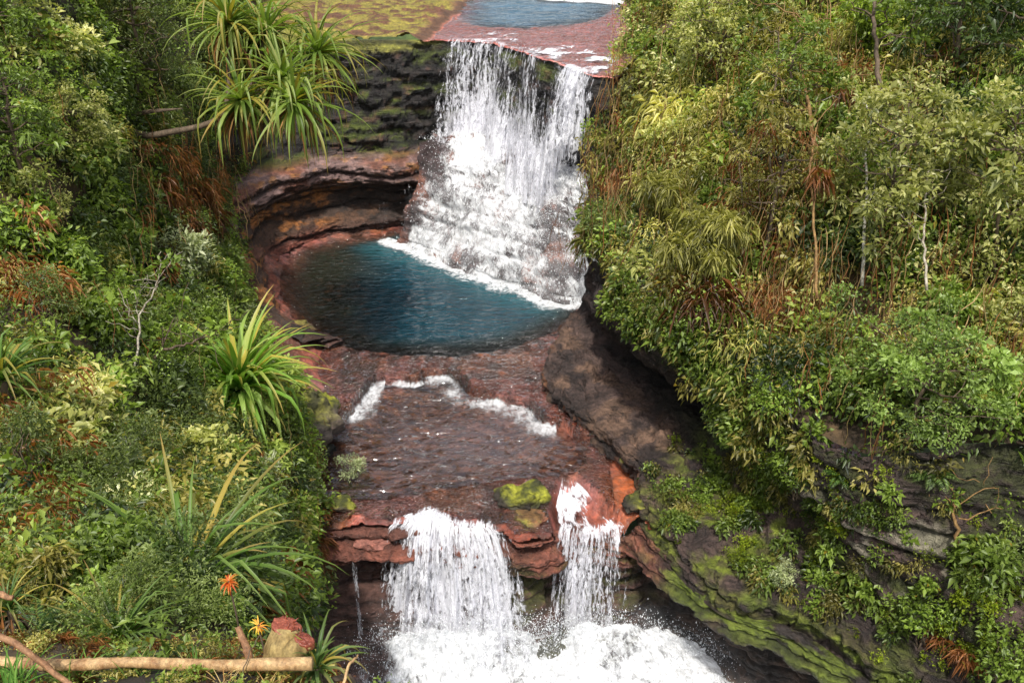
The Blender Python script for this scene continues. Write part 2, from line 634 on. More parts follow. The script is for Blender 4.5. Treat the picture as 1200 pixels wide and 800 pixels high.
# left bank rises out of the water
lo = np.argsort(LEFTB[:, 1])
xb = np.interp(P2[:, 1], LEFTB[lo, 1], LEFTB[lo, 0])
dl = np.clip(xb - P2[:, 0] + 0.25 * n1, 0, None) * (P2[:, 1] < 44.5) * ss(44.5, 42.5, P2[:, 1])
zb += np.clip(dl * 0.55, 0, 3) * (0.6 + 0.4 * (P2[:, 1] < 47)) + ss(0, .6, dl) * 0.15 * n2
# colours
wet = fbm(P3, 0.8, 4, 21)
col = mix(RED, PINK, ss(-0.5, 0.5, wet) * 0.75)  # noise patches of the painted pink sheen
col = mix(col, ORANGE, ss(0.1, 0.7, fbm(P3, 0.5, 3, 31)) * 0.6)
col = mix(col, np.array([0.06, 0.026, 0.018]), ss(0.05, 0.6, fbm(P3, 1.2, 4, 33)) * 0.75)
rightside = ss(2.2, 3.6, P2[:, 0] - 0.02 * P2[:, 1]) * low
col = mix(col, np.array([0.46, 0.10, 0.018]), rightside * 0.9)
col = mix(col, np.array([0.16, 0.055, 0.02]), ss(0.0, 0.6, s1) * 0.9)
col = mix(col, np.array([0.02, 0.03, 0.025]), ss(0.8, 3.0, s1))
col = mix(col, np.array([0.21, 0.075, 0.03]), ss(0.0, .5, s2) * 0.8)
col = mix(col, np.array([0.17, 0.07, 0.04]), ss(0.2, 1.0, dl) * 0.7)
col = col * (1 + 0.25 * n2 + .35 * n4)[:, None].clip(0.35, 1.7)
obj('riverbed', mesh_from('riverbed', np.concatenate([P2, zb[:, None]], 1), keep(gridfaces(len(gy), len(gx)), (P2[:, 1] > lipy - 0.10) & ~((proj(np.concatenate([P2, zb[:, None]], 1))[0] > 764) & (P2[:, 1] < 24))), M_red, np.clip(col, 0.005, 1), True))
tag(bpy.data.objects['riverbed'], kind='structure')
# thin sheet of running water over the shelf and the last ledge
zf_ = zb + .035 + .02 * fbm(P3, (2.0, 2.6, 1), 3, 11)
okf = (s1 < .15) & (s2 < .2) & (P2[:, 1] > lipy + .12) & (dl < .05) & (sdf(P2, SLAB) < -.1) & (P2[:, 1] < 41) & (sc_ < .0) & (rightside < .6)
fd = ss(.25, -.2, n1 + .6 * n2)
f_ = gridfaces(len(gy), len(gx))
f_ = f_[okf[f_].all(1)]
us_ = np.unique(f_)
re_ = np.full(len(P2), -1)
re_[us_] = np.arange(len(us_))
o = obj('shelf_water', mesh_from('shelf_water', np.concatenate([P2, zf_[:, None]], 1)[us_], re_[f_], M_shelf, np.tile([.2, .12, .12], (len(us_), 1)), True, dens=np.zeros(len(us_))))
tag(o, kind='structure')

# ================================================================== upper river bed
gx = np.concatenate([np.arange(-40, -14, .6), np.arange(-14, 10, .08), np.arange(10, 40, .6)])
gy = np.concatenate([np.arange(38, 62, .08), np.arange(62, 96, .5)])
X, Y = np.meshgrid(gx, gy)
Q2 = np.stack([X.ravel(), Y.ravel()], 1)
Q3 = np.concatenate([Q2, np.zeros((len(Q2), 1))], 1)
UPOOL = plan([(527, 24), (560, 33), (620, 34), (690, 28), (718, 18), (735, 6), (738, -8), (640, -12), (560, -12), (540, 6)], 10.0)
su = sdf(Q2, UPOOL)
q1 = fbm(Q3, 0.4, 4, 41)
q2 = fbm(Q3, 1.5, 4, 42)
q3 = fbm(Q3, (3.5, 3.5, 1), 3, 43)
zu = 10.02 + 0.05 * q2 + 0.03 * q3
zu -= ss(0.0, 3.0, su) * 1.5
lip_ext = np.concatenate([[[-40, 52], [-14, 50.5], U(390, 46, z=10)[:2], U(460, 47, z=10)[:2]], LIPU, [U(735, 95, z=10)[:2], [40, 37]]])
ly = np.interp(Q2[:, 0], np.maximum.accumulate(lip_ext[:, 0] + np.arange(len(lip_ext)) * 1e-4), lip_ext[:, 1])
leftp = ss(-4.0, -5.6, Q2[:, 0] + 0.3 * q1 - 0.10 * (Q2[:, 1] - 49))
zu += leftp * (0.25 + 0.16 * q1 + 0.12 * np.round(2 * q1 + q2) * 0.5)
rb = ss(4.2, 6.5, Q2[:, 0] - 0.14 * (Q2[:, 1] - 41) + 0.5 * q1)
zu += rb * (1.2 + 0.12 * np.clip(Q2[:, 0] - 5, 0, 30) * 4 + 0.3 * q1)
zu += np.clip(-15 - Q2[:, 0], 0, 20) * 0.4
cu = mix(PINK * 1.05, RED, ss(-0.4, 0.5, q1) * 0.6)
cu = mix(cu, np.array([0.30, 0.11, 0.06]), ss(0.0, 0.6, q2) * 0.5)
lich = mix(np.array([0.23, 0.19, 0.035]), np.array([0.12, 0.055, 0.028]), ss(-0.1, 0.5, q2 + 0.4 * q3))
cu = cu * 1.45
cu = mix(cu, lich, leftp)
cu = mix(cu, np.array([.11, .055, .03]), ss(.0, .3, leftp) * ss(1.0, .6, leftp))
cu = mix(cu, BROWN, ss(0, .4, rb))
cu = mix(cu, np.array([0.05, 0.06, 0.06]), ss(-.5, 2.5, su))
obj('upper_riverbed', mesh_from('upper_riverbed', np.concatenate([Q2, zu[:, None]], 1), keep(gridfaces(len(gy), len(gx)), Q2[:, 1] > ly + 0.02), M_stone, np.clip(cu, 0.005, 1), True))
tag(bpy.data.objects['upper_riverbed'], kind='structure')
zf_ = zu + .03 + .02 * fbm(Q3, (1.2, 2.0, 1), 3, 44)
okf = (su < .3) & (Q2[:, 1] > ly + .1) & (leftp < .1) & (rb < .1) & (Q2[:, 1] < 62)
f_ = gridfaces(len(gy), len(gx))
f_ = f_[okf[f_].all(1)]
us_ = np.unique(f_)
re_ = np.full(len(Q2), -1)
re_[us_] = np.arange(len(us_))
o = obj('upper_shelf_water', mesh_from('upper_shelf_water', np.concatenate([Q2, zf_[:, None]], 1)[us_], re_[f_], M_shelf, np.tile([.2, .12, .12], (len(us_), 1)), True, dens=np.zeros(len(us_))))
tag(o, kind='structure')

# ================================================================== upper cliff around the main pool
def w3(p, z):
    return np.array([p[0], p[1], z])


stn = []
for (w, l, zl, t, zt) in [((396, 408), (380, 396), 0.6, (352, 384), 1.0), ((348, 382), (330, 366), 0.9, (300, 352), 1.6), ((324, 345), (298, 322), 1.8, (262, 318), 3.0), ((331, 303), (262, 246), 3.5, (232, 225), 5.2),
                          ((371, 284), (312, 211), 4.1, None, 10.3), ((430, 276), (392, 193), 4.15, (390, 46), 10.3), ((483, 269), (468, 191), 4.15, (460, 47), 10.2)]:
    W_ = U(*w, z=0)[:2]
    L_ = U(*l, z=zl)[:2]
    T_ = U(*t, z=zt)[:2] if t else np.array([-12.4, 49.6])
    stn.append((W_, L_, zl, T_, zt))
for (a, b) in [(527, 48), (577, 51), (647, 73), (697, 90)]:
    T_ = U(a, b, z=10)[:2]
    o = np.array([-0.7, -0.71])
    stn.append((T_ - o * 0.3, T_ + o * 0.35, 4.2, T_, 10.0))
T_ = U(742, 92, z=10)[:2]
stn.append((T_ + np.array([-1.2, -1.0]), T_ + np.array([-.8, -.8]), 4.2, T_, 10.3))
rows = []
cave = [0, 0, 0.1, 0.25, 0.7, 1.5, 1.2, .3, 0, 0, 0, 0]
cen = np.array([-3.0, 38.0])
for key in range(12):
    row = []
    for i, (W_, L_, zl, T_, zt) in enumerate(stn):
        inn = (W_ - cen) / (np.linalg.norm(W_ - cen) + 1e-6)
        c = cave[i]
        if key == 0:
            p = w3(W_ + inn * c, -2.6)
        elif key == 1:
            p = w3(W_ + inn * c * .7, -0.05)
        elif key == 2:
            p = w3(W_ + (L_ - W_) * 0.22 + inn * c * .4, zl * 0.12)
        elif key == 3:
            p = w3(W_ + (L_ - W_) * 0.35 + inn * c * 1.0, zl * 0.38)
        elif key == 4:
            p = w3(W_ + (L_ - W_) * 0.6 + inn * c * 1.0, zl * 0.62)
        elif key == 5:
            p = w3(W_ + (L_ - W_) * 0.9 + inn * c * .15, zl * 0.72)
        elif key == 6:
            p = w3(L_, zl * 0.95)
        elif key == 7:
            p = w3(L_ + inn * 0.55, zl + 0.12)
        elif key == 8:
            p = w3(L_ * 0.85 + T_ * 0.15 + inn * 0.9, zl + 0.1 * (zt - zl) + .1)
        elif key == 9:
            p = w3(L_ * 0.45 + T_ * 0.55 + inn * .4, zl + 0.55 * (zt - zl))
        elif key == 10:
            p = w3(T_, zt - 0.12)
        else:
            p = w3(T_ + inn * 1.0, zt - 0.55)
        row.append(p)
    rows.append(row)
G = loft(rows, 620, 260)
nrm = gnormals(G)
mid = nrm[130, 310]
toc = np.array([cen[0], cen[1], 3]) - G[130, 310]
if mid @ toc < 0:
    nrm = -nrm
h, q = strata(G[..., 2], G, 3, 0.75)
up = ss(4.3, 5.0, G[..., 2])
fade = ss(10.15, 9.6, G[..., 2])
amp = (0.62 * (1 - up) + 0.30 * up)
hn = nrm.copy()
hn[..., 2] *= 0.25
falls_zone = ss(-5.5, -3.5, G[..., 0])
blk = np.round(2.2 * fbm(G, (.8, .8, 1.1), 3, 14)) / 2.2
disp = ((h - 0.55) * amp + (.16 + .14 * up) * blk + 0.22 * fbm(G, 0.7, 5, 12) + 0.05 * fbm(G, 4, 3, 13)) * fade * (1 - .45 * falls_zone)
G2 = G + hn * disp[..., None]
n_2 = gnormals(G2)
if n_2[130, 310] @ toc < 0:
    n_2 = -n_2
f1 = fbm(G2, (0.6, 0.6, 1.4), 4, 51)
f2 = fbm(G2, (1.8, 1.8, 4), 4, 52)
zz = G2[..., 2]
c_low = mix(np.array([0.085, 0.045, 0.028]), np.array([0.30, 0.115, 0.03]), ss(0.0, 0.6, f1 + 0.7 * f2 + .25 * n_2[..., 2]))
c_low = mix(c_low, np.array([0.22, 0.07, 0.045]), ss(1.0, 0.2, zz))
c_top = mix(np.array([0.24, 0.15, 0.135]), np.array([0.20, 0.075, 0.045]), ss(-0.3, 0.4, f1))
c_top = mix(c_top, np.array([0.34, 0.15, 0.03]), ss(0.2, 0.7, f2) * .6)
col = mix(c_low, c_top, ss(2.7, 3.2, zz + 0.25 * f1))
c_up = mix(DARK * .55, DARK * 1.3, ss(-.4, .5, f2))
c_up = mix(c_up, MOSS * 0.75, ss(0.0, 0.55, f1 + 0.7 * n_2[..., 2] - 0.1))
c_up = mix(c_up, np.array([0.11, 0.045, 0.03]), ss(0.35, 0.6, f2) * .5)
col = mix(col, c_up, ss(4.2, 4.7, zz + 0.12 * f1))
col = mix(col, np.array([0.25, 0.24, 0.04]), ss(9.5, 9.95, zz + .1 * f2) * ss(-3, -5, G2[..., 0]))
groove = ss(0.18, 0.02, q) + ss(0.82, 0.98, q)
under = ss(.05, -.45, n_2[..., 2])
col = col * (1 - 0.75 * np.maximum(groove, under))[..., None]  # underside shade put into the colour; layer grooves darkened too
recess_shade = ss(-10.8, -9.2, G2[..., 0]) * ss(2.8, 2.4, zz)
col = mix(col, DARK * 1.6, recess_shade * 0.8)  # shade of the recess under the ledge put into the colour
col = col * (1 + 0.3 * f2)[..., None].clip(.4, 1.6)
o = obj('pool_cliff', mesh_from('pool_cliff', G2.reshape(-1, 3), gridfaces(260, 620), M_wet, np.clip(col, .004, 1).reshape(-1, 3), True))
tag(o, kind='structure')

# ================================================================== cliff under the lower falls, running on as the undercut gorge wall
pl = [(60, 632, -.6), (230, 627, -.6), (345, 622, -.6), (416, 618, -.6), (466, 617, -.6), (500, 609, -.6), (540, 617, -.6), (591, 619, -.6), (606, 635, -.6), (645, 630, -.7), (654, 623, -1.15), (695, 626, -1.35), (738, 627, -1.2),
      (752, 615, -.7), (800, 668, -.85), (860, 718, -.95), (925, 738, -1), (1018, 800, -1.2), (1150, 900, -1.5), (1400, 1000, -1.6)]
top = np.array([U(a, b, z=z) for a, b, z in pl])
tg = np.gradient(top[:, :2], axis=0)
tg /= np.linalg.norm(tg, axis=1, keepdims=True)
outw = np.stack([tg[:, 1], -tg[:, 0]], 1)
prof_l = [(-0.9, -0.35), (0.0, -0.06), (0.12, -.22), (-0.1, -.42), (0.28, -.75), (0.2, -1.2), (-0.35, -1.45), (-0.9, -2.1), (-0.5, -2.7), (0.15, -3.1), (0.35, -4.0), (0.6, -5.2), (1.0, -6.6)]
prof_r = [(-0.9, -0.35), (0.0, -0.03), (0.1, -.22), (0.15, -.45), (0.2, -.8), (-0.3, -1.05), (-1.3, -1.4), (-1.9, -2.2), (-2.0, -2.9), (-1.9, -3.5), (-1.9, -4.2), (-1.7, -5.0), (-1.4, -6.6)]
rows = []
for j in range(len(prof_l)):
    row = []
    for i in range(len(top)):
        k = ss(11.5, 14.5, i)
        o_ = prof_l[j][0] * (1 - k) + prof_r[j][0] * k
        z_ = prof_l[j][1] * (1 - k) + prof_r[j][1] * k
        f = 0.45 if 9 < i < 13 else 1.0
        row.append(np.array([top[i, 0] + outw[i, 0] * o_ * f, top[i, 1] + outw[i, 1] * o_ * f, top[i, 2] + z_ if j < 11 else -0.6 + z_]))
    rows.append(row)
G = loft(rows, 640, 220)
nrm = gnormals(G)
if nrm[110, 100, 1] > 0:
    nrm = -nrm
h, q = strata(G[..., 2], G, 23, 0.42)
hn = nrm.copy()
hn[..., 2] *= 0.3
fade = ss(0, 14, np.arange(220))[:, None]
blk = np.round(2.2 * fbm(G, (.9, .9, 1.6), 3, 64)) / 2.2
disp = ((h - 0.55) * 0.34 + .14 * blk + 0.2 * fbm(G, 0.8, 5, 62) + 0.10 * fbm(G, 3.2, 4, 63)) * fade
G2 = G + hn * disp[..., None]
n_2 = gnormals(G2)
if n_2[110, 100, 1] > 0:
    n_2 = -n_2
f1 = fbm(G2, (0.6, 0.6, 1.4), 4, 71)
f2 = fbm(G2, (1.8, 1.8, 4), 4, 72)
zz = G2[..., 2]
col = mix(np.array([0.25, 0.085, 0.055]), np.array([0.13, 0.05, 0.035]), ss(-.3, .4, f1))
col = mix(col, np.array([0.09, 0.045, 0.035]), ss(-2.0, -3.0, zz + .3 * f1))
right = ss(top[13, 0] - .4, top[14, 0], G2[..., 0])
c_r = mix(DARK * 1.2, np.array([0.065, 0.04, 0.028]), ss(-.2, .5, f2))
c_r = mix(c_r, mix(MOSS * .8, MOSS * 2.0, ss(-.3, .5, f1)), ss(-1.75, -1.2, zz + 0.25 * f1) * ss(-.15, .3, f1 + .5 * f2 + .25 * n_2[..., 2]))
c_r = mix(c_r, MOSS * .6, ss(.15, .6, f1) * .5)
col = mix(col, c_r, right)
mid_ = ss(0.0, 0.6, f1 + .6 * n_2[..., 2]) * ss(-.8, .2, G2[..., 0]) * ss(-1, -2, zz)
col = mix(col, MOSS * .7, mid_ * (1 - right) * .7)
groove = ss(0.18, 0.02, q) + ss(0.82, 0.98, q)
col = col * (1 - 0.55 * groove)[..., None] * (1 + 0.3 * f2)[..., None].clip(.4, 1.6)
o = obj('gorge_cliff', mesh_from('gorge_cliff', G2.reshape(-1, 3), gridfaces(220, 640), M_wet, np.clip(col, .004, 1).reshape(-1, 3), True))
tag(o, kind='structure')

# ================================================================== right bank: slab, overhang, rock wall
RW = [
    [(660, 388, -.1), (640, 458, -.4), (664, 497, -.7), (738, 562, -.7), (750, 618, -.9), (838, 716, -1.2), (926, 742, -1.3), (1018, 804, -1.5), (1150, 904, -1.8), (1420, 1010, -2)],
    [(664, 374, .7), (645, 443, .75), (674, 480, .65), (746, 543, .6), (764, 594, .3), (842, 690, -.3), (932, 715, -.3), (1030, 775, -.4), (1160, 870, -.6), (1420, 960, -.8)],
    [(674, 364, .85), (664, 425, .9), (700, 466, .85), (768, 522, .85), (800, 562, .7), (872, 640, .35), (945, 680, .3), (1045, 745, .3), (1180, 835, .3), (1430, 900, .3)],
    [(682, 358, .9), (688, 403, .95), (742, 444, .95), (808, 500, 1.05), (834, 532, 1), (905, 592, 1), (965, 642, 1), (1065, 720, 1), (1205, 800, 1), (1430, 860, 1)],
    [(686, 350, 1), (714, 390, 1.3), (786, 436, 1.35), (846, 478, 1.5), (848, 520, 1.8), (915, 575, 1.8), (975, 625, 1.9), (1075, 680, 2.2), (1210, 740, 2.3), (1430, 800, 2.3)],
    [(689, 340, 1.8), (700, 364, 3.4), (744, 404, 3.9), (808, 450, 3.7), (852, 505, 2.7), (918, 560, 2.6), (985, 600, 2.8), (1085, 630, 3.2), (1215, 660, 3.4), (1440, 720, 3.4)],
    [(692, 322, 2.8), (706, 338, 4.3), (742, 370, 5.0), (810, 424, 4.8), (862, 470, 4.1), (930, 530, 4.0), (1000, 562, 4.2), (1090, 560, 4.9), (1220, 560, 5.2), (1440, 620, 5.2)],
    [(694, 300, 4.0), (709, 312, 5.3), (746, 340, 6.0), (814, 392, 5.8), (868, 440, 5.0), (938, 500, 4.9), (1006, 530, 5.0), (1096, 520, 5.8), (1226, 520, 6.1), (1450, 580, 6.0)],
]
rows = [[U(a, b, z=z) for a, b, z in r] for r in RW]
G = loft(rows, 560, 260)
nrm = gnormals(G)
if nrm[180, 330] @ (np.array([0, 0, 18]) - G[180, 330]) < 0:
    nrm = -nrm
h, q = strata(G[..., 2], G, 33, 0.85)
vv = np.linspace(0, 7, 260)[:, None]
wall = ss(2.6, 3.4, vv)
edge = ss(1.2, .6, vv)
fade = ss(0, .25, vv)
us0 = np.linspace(0, 9, 560)[None, :]
blk = np.round(2.0 * fbm(G, (.55, .55, .9), 3, 86)) / 2.0
d = .22 * blk * wall + (h - .55) * (0.34 * wall * ss(2.6, 3.8, us0) + 0.3 * edge + .06) + 0.2 * fbm(G, 0.6, 5, 82) * (.4 + .6 * wall) + 0.12 * fbm(G, 2.4, 5, 83)
slabn = np.abs(fbm(G, (1.3, 1.3, .5), 4, 84))
d = d - 0.14 * ss(.18, 0, slabn) * (1 - wall)
G2 = G + nrm * (d * fade)[..., None]
# the near ledges come down in rough steps
tz = G2[..., 2] / .34 + .8 * fbm(G2, .5, 3, 87)
tzf = tz - np.floor(tz)
st_ = (np.floor(tz) + ss(.55, .95, tzf) - tz) * .34
G2[..., 2] += st_ * (.45 + .55 * ss(2.6, 3.6, us0)) * ss(.2, .8, us0) * ss(.9, 1.2, vv) * ss(3.4, 3.0, vv)
n_2 = gnormals(G2)
if n_2[180, 330] @ (np.array([0, 0, 18]) - G2[180, 330]) < 0:
    n_2 = -n_2
f1 = fbm(G2, (0.5, 0.5, .9), 4, 91)
f2 = fbm(G2, (1.9, 1.9, 4), 4, 92)
f3 = fbm(G2, (1.1, 1.1, 1.5), 4, 93)
us = np.linspace(0, 9, 560)[None, :] + 0 * vv
col = mix(np.array([0.095, 0.06, 0.05]), np.array([0.035, 0.023, 0.02]), ss(-.4, .4, f1 + .3 * f2))
slab = ss(3.0, 2.6, vv)
col = mix(col, np.array([0.165, 0.098, 0.066]), slab * ss(-.2, .5, f3) * ss(5, 3.5, us))
mossy = ss(2.9, 4.2, us) * ss(4.2, 3.0, vv)
mg = ss(-0.15, .35, f3 + .4 * (n_2[..., 2] - .5)) * mossy * ss(8.2, 6.5, us + .6 * f1)
mg = np.maximum(mg, .85 * mossy * ss(1.8, .9, vv) * ss(-.5, .1, f3))
mcol = mix(np.array([0.17, 0.21, 0.016]), np.array([0.075, 0.07, 0.018]), ss(-.3, .3, f2))
mcol = mix(mcol, np.array([0.16, 0.22, 0.015]), ss(.2, .6, f1) * .8)
col = mix(col, mcol, mg * .9)
mg2 = ss(0.15, .6, f1 + .4 * n_2[..., 2]) * wall * ss(2.0, 3.5, us)
col = mix(col, MOSS * .55, mg2 * .6)
pale = ss(.36, .55, fbm(G2, (.9, .9, 1.2), 4, 95)) * wall * ss(4.6, 5.2, us) * ss(7.8, 7.0, us) * ss(5.9, 5.0, vv)
col = mix(col, np.array([0.36, 0.32, 0.24]), pale * .6)
col = mix(col, np.array([0.20, 0.08, 0.035]), ss(.3, .7, f2 - .1 * f1) * ss(1.2, .7, vv) * .7 * ss(3.8, 3.2, us))
cave_shade = ss(1.0, 1.6, us) * ss(4.2, 3.4, us) * ss(3.0, 3.5, vv) * ss(5.1, 4.7, vv)
col = mix(col, np.array([.022, .017, .014]), cave_shade * .95)  # shade of the cave under the overhang painted into the rock colour
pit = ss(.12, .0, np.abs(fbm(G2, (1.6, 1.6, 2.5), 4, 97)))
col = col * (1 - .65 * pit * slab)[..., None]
groove = ss(0.18, 0.02, q) + ss(0.82, 0.98, q)
col = col * (1 - 0.5 * groove * np.maximum(wall, edge))[..., None] * (1 + 0.3 * f2)[..., None].clip(.4, 1.6)
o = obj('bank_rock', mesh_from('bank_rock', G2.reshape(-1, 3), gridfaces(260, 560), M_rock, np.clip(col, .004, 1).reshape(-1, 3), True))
tag(o, kind='structure')
G_wall = G2

# ================================================================== right hillside
cols_px = [(694, 300), (709, 312), (745, 340), (812, 390), (868, 440), (938, 500), (1006, 530), (1096, 520), (1226, 520), (1450, 580)]
t5 = [(U(a, b, z=z) - np.array([0, 0, 18])) @ np.array([0, cp, -sp]) for a, b, z in RW[-1]]
RT = [[(a, b, t + .15) for (a, b, _), t in zip(RW[-1], t5)],
      [(697, 235, 39), (713, 240, 37.6), (748, 262, 34.2), (815, 305, 31), (872, 365, 28.6), (945, 420, 26), (1010, 445, 24.6), (1100, 435, 23.8), (1232, 435, 23), (1450, 480, 21)],
      [(700, 150, 40.2), (719, 152, 39.2), (755, 162, 36.5), (825, 190, 33), (885, 230, 30.5), (955, 280, 28), (1020, 300, 26.6), (1110, 300, 25.6), (1240, 310, 24.8), (1450, 340, 22)],
      [(712, 98, 40.4), (748, 72, 42), (775, 50, 39), (845, 60, 36), (905, 90, 33), (975, 120, 31), (1040, 140, 29.5), (1130, 150, 28.5), (1260, 160, 27), (1470, 180, 24)],
      [(752, 26, 50), (772, -5, 47), (790, -30, 43), (860, -40, 40), (930, -20, 37), (1000, -5, 35), (1060, 0, 33), (1150, 0, 32), (1280, 0, 30), (1500, 0, 27)],
      [(768, -50, 66), (785, -110, 58), (810, -150, 52), (880, -170, 48), (950, -170, 45), (1020, -170, 43), (1080, -170, 41), (1170, -170, 40), (1300, -170, 38), (1520, -170, 34)],
      [(780, -200, 95), (800, -330, 85), (840, -360, 75), (900, -380, 70), (980, -380, 66), (1050, -380, 62), (1120, -380, 60), (1200, -380, 58), (1340, -380, 55), (1560, -380, 50)]]
G = loft([[U(a, b, t=t) for a, b, t in r] for r in RT], 150, 120)
G_right = G + gnormals(G) * (0.25 * fbm(G, .5, 4, 101))[..., None]
sc = mix(np.array([0.045, 0.03, 0.018]), np.array([0.10, 0.06, 0.025]), ss(-.3, .5, fbm(G_right, .5, 4, 102)))
o = obj('right_hillside', mesh_from('right_hillside', G_right.reshape(-1, 3), gridfaces(120, 150), M_soil, sc.reshape(-1, 3), True))
tag(o, kind='structure')

# ================================================================== left hillside
LE = [(400, 1000), (345, 800), (268, 700), (282, 612), (318, 520), (290, 420), (258, 335), (236, 242), (232, 180), (250, 90), (262, 0), (262, -120), (262, -300)]
LPY = [1000, 800, 700, 600, 520, 420, 330, 240, 170, 90, 0, -120, -300]
LPX = [-360, -120, 50, 150, 230, 290]
LT = [[4.2, 3.7, 3.5, 3.4, 3.4, 3.5, 3.7], [6.6, 6.1, 5.9, 5.9, 6.0, 6.2, 7.2], [9, 9, 9.3, 10, 11, 12.3, 14.5], [12, 12.5, 13.5, 15.5, 17.5, 20.0, 23], [14, 15, 16.5, 19.5, 22.5, 25.5, 27], [17, 18, 19.5, 23, 27, 30.5, 31],
      [19, 20, 22, 27, 31.5, 35, 35.5], [20, 21, 23, 29.5, 34.5, 39, 39.5], [20, 21.5, 24, 31, 36, 41, 41.5], [20, 22, 25, 33, 38, 43, 44], [21, 23, 26.5, 35, 41, 46, 49], [24, 26, 30, 40, 47, 52, 56], [32, 36, 42, 52, 60, 66, 70]]
rows = []
for j, py in enumerate(LPY):
    ex, ey = LE[j]
    pxs = [min(p, ex - 8 * (6 - k)) for k, p in enumerate(LPX)]
    row = [U(p, py, t=LT[j][k]) for k, p in enumerate(pxs)]
    e = U(ex, ey, t=LT[j][6])
    row += [e, e + np.array([0.3, 1.0, -2.0]), e + np.array([0.3, 1.6, -7.0])]
    rows.append(row)
G = loft(rows, 150, 170)
ln = gnormals(G)
G_left = G + ln * (0.2 * fbm(G, .6, 4, 111))[..., None]
sc = mix(np.array([0.03, 0.022, 0.014]), np.array([0.07, 0.045, 0.02]), ss(-.3, .5, fbm(G_left, .5, 4, 112)))
o = obj('left_hillside', mesh_from('left_hillside', G_left.reshape(-1, 3), gridfaces(170, 150), M_soil, sc.reshape(-1, 3), True))
tag(o, kind='structure')

# the wide ground below and the far valley sides
gx = np.concatenate([np.arange(-400, -60, 20), np.arange(-60, 60, 4), np.arange(60, 401, 20)])
gy = np.concatenate([np.arange(-300, -20, 20), np.arange(-20, 100, 4), np.arange(100, 501, 20)])
X, Y = np.meshgrid(gx, gy)
T3 = np.stack([X, Y, 0 * X], -1)
zt = -8.5 + 0.5 * fbm(T3, .05, 3, 121)
zt = zt + ss(86, 150, Y) * (17.0 + 5 * fbm(T3, .02, 4, 122)) + ss(35, 160, np.abs(X)) * (22 + 6 * fbm(T3, .02, 4, 123))
T3[..., 2] = zt
tc_ = mix(np.array([0.03, 0.05, 0.012]), np.array([0.06, 0.09, 0.02]), ss(-.4, .4, fbm(T3, .2, 4, 124)))
o = obj('terrain', mesh_from('terrain', T3.reshape(-1, 3), gridfaces(len(gy), len(gx)), M_soil, tc_.reshape(-1, 3), True))
tag(o, kind='structure')
# ================================================================== still and running water
def patch_water(name, poly, z, mat, step, colf, densf, margin=0.15, wave=0.0):
    poly = np.asarray(poly)
    x0, y0 = poly.min(0) - margin - step
    x1, y1 = poly.max(0) + margin + step
    gx, gy = np.arange(x0, x1, step), np.arange(y0, y1, step)
    X, Y = np.meshgrid(gx, gy)
    P = np.stack([X.ravel(), Y.ravel()], 1)
    s = sdf(P, poly)
    f = gridfaces(len(gy), len(gx))
    f = f[(s[f] > -margin).any(1)]
    used = np.unique(f)
    re = np.full(len(P), -1)
    re[used] = np.arange(len(used))
    P, s = P[used], s[used]
    P3 = np.concatenate([P, np.full((len(P), 1), z)], 1)
    if wave:
        P3[:, 2] += wave * (fbm(P3, (0.9, 1.8, 1), 3, 131) + .6 * fbm(P3, (2.2, 3.2, 1), 2, 133))
    o = obj(name, mesh_from(name, P3, re[f], mat, colf(P3, s), True, dens=densf(P3, s)))
    return tag(o, kind='structure')


teal0 = U(520, 350, z=0)


def pool_col(P, s):
    px, py, _ = proj(P)
    c = mix(np.array([0.014, 0.017, 0.010]), np.array([0.001, 0.032, 0.048]), ss(385, 470, px + 14 * fbm(P, .6, 3, 141)) * ss(0.3, 2.0, s))
    c = mix(c, np.array([0.03, 0.13, 0.15]), ss(2.8, .6, line_dist(P[:, :2], FOOT)) * .5)
    return c


FOOT = plan([(462, 287), (515, 302), (570, 322), (625, 343), (668, 355)], 0)
patch_water('pool_water', POOL, 0.0, M_pool, 0.12, pool_col, lambda P, s: ss(0.0, 2.0, s) * .97 + .0, .2, 0.035)


def p2_col(P, s):
    n = fbm(P, .7, 4, 151)
    px, py, _ = proj(P)
    sky_sheen = ss(400, 520, px + 60 * n) * ss(480, 500, py + 8 * n)  # lilac-grey sky reflection painted into the water colour
    return mix(np.array([0.045, 0.030, 0.022]), np.array([0.20, 0.175, 0.20]), np.clip(sky_sheen * .9 + .2 * n, 0, 1))


patch_water('lower_pool_water', POOL2, -0.46, M_film, 0.08, p2_col, lambda P, s: ss(0.0, 1.2, s) * .14, .25, 0.035)
patch_water('upper_pool_water', UPOOL, 10.0, M_far, 0.3, lambda P, s: np.tile(np.array([0.035, 0.085, 0.125]), (len(P), 1)) * (1 + .5 * fbm(P, (.5, 1.6, 1), 4, 145))[:, None], lambda P, s: ss(-.2, 2.6, s + .5 * fbm(P, .8, 3, 146)) * .97, .5, 0.04)


# ================================================================== falling water
def flow_grid(G, name, mat, dens, parent=None, useed=0.0):
    nv, nu = G.shape[:2]
    du = np.linalg.norm(np.diff(G, axis=1), axis=2).mean(0)
    dv = np.linalg.norm(np.diff(G, axis=0), axis=2)
    u = np.concatenate([[0], np.cumsum(du)])[None, :] + np.zeros((nv, 1)) + useed
    v = np.concatenate([np.zeros((1, nu)), np.cumsum(dv, 0)], 0) + useed * 1.7
    return G.reshape(-1, 3), gridfaces(nv, nu), np.stack([u, v], -1).reshape(-1, 2), np.clip(dens, 0, 1.3).ravel()


def join_parts(parts):
    V, Fs, UVs, D, off = [], [], [], [], 0
    for v, f, uv, d in parts:
        V.append(v)
        Fs.append(f + off)
        UVs.append(uv)
        D.append(d)
        off += len(v)
    return np.concatenate(V), np.concatenate(Fs), np.concatenate(UVs), np.concatenate(D)


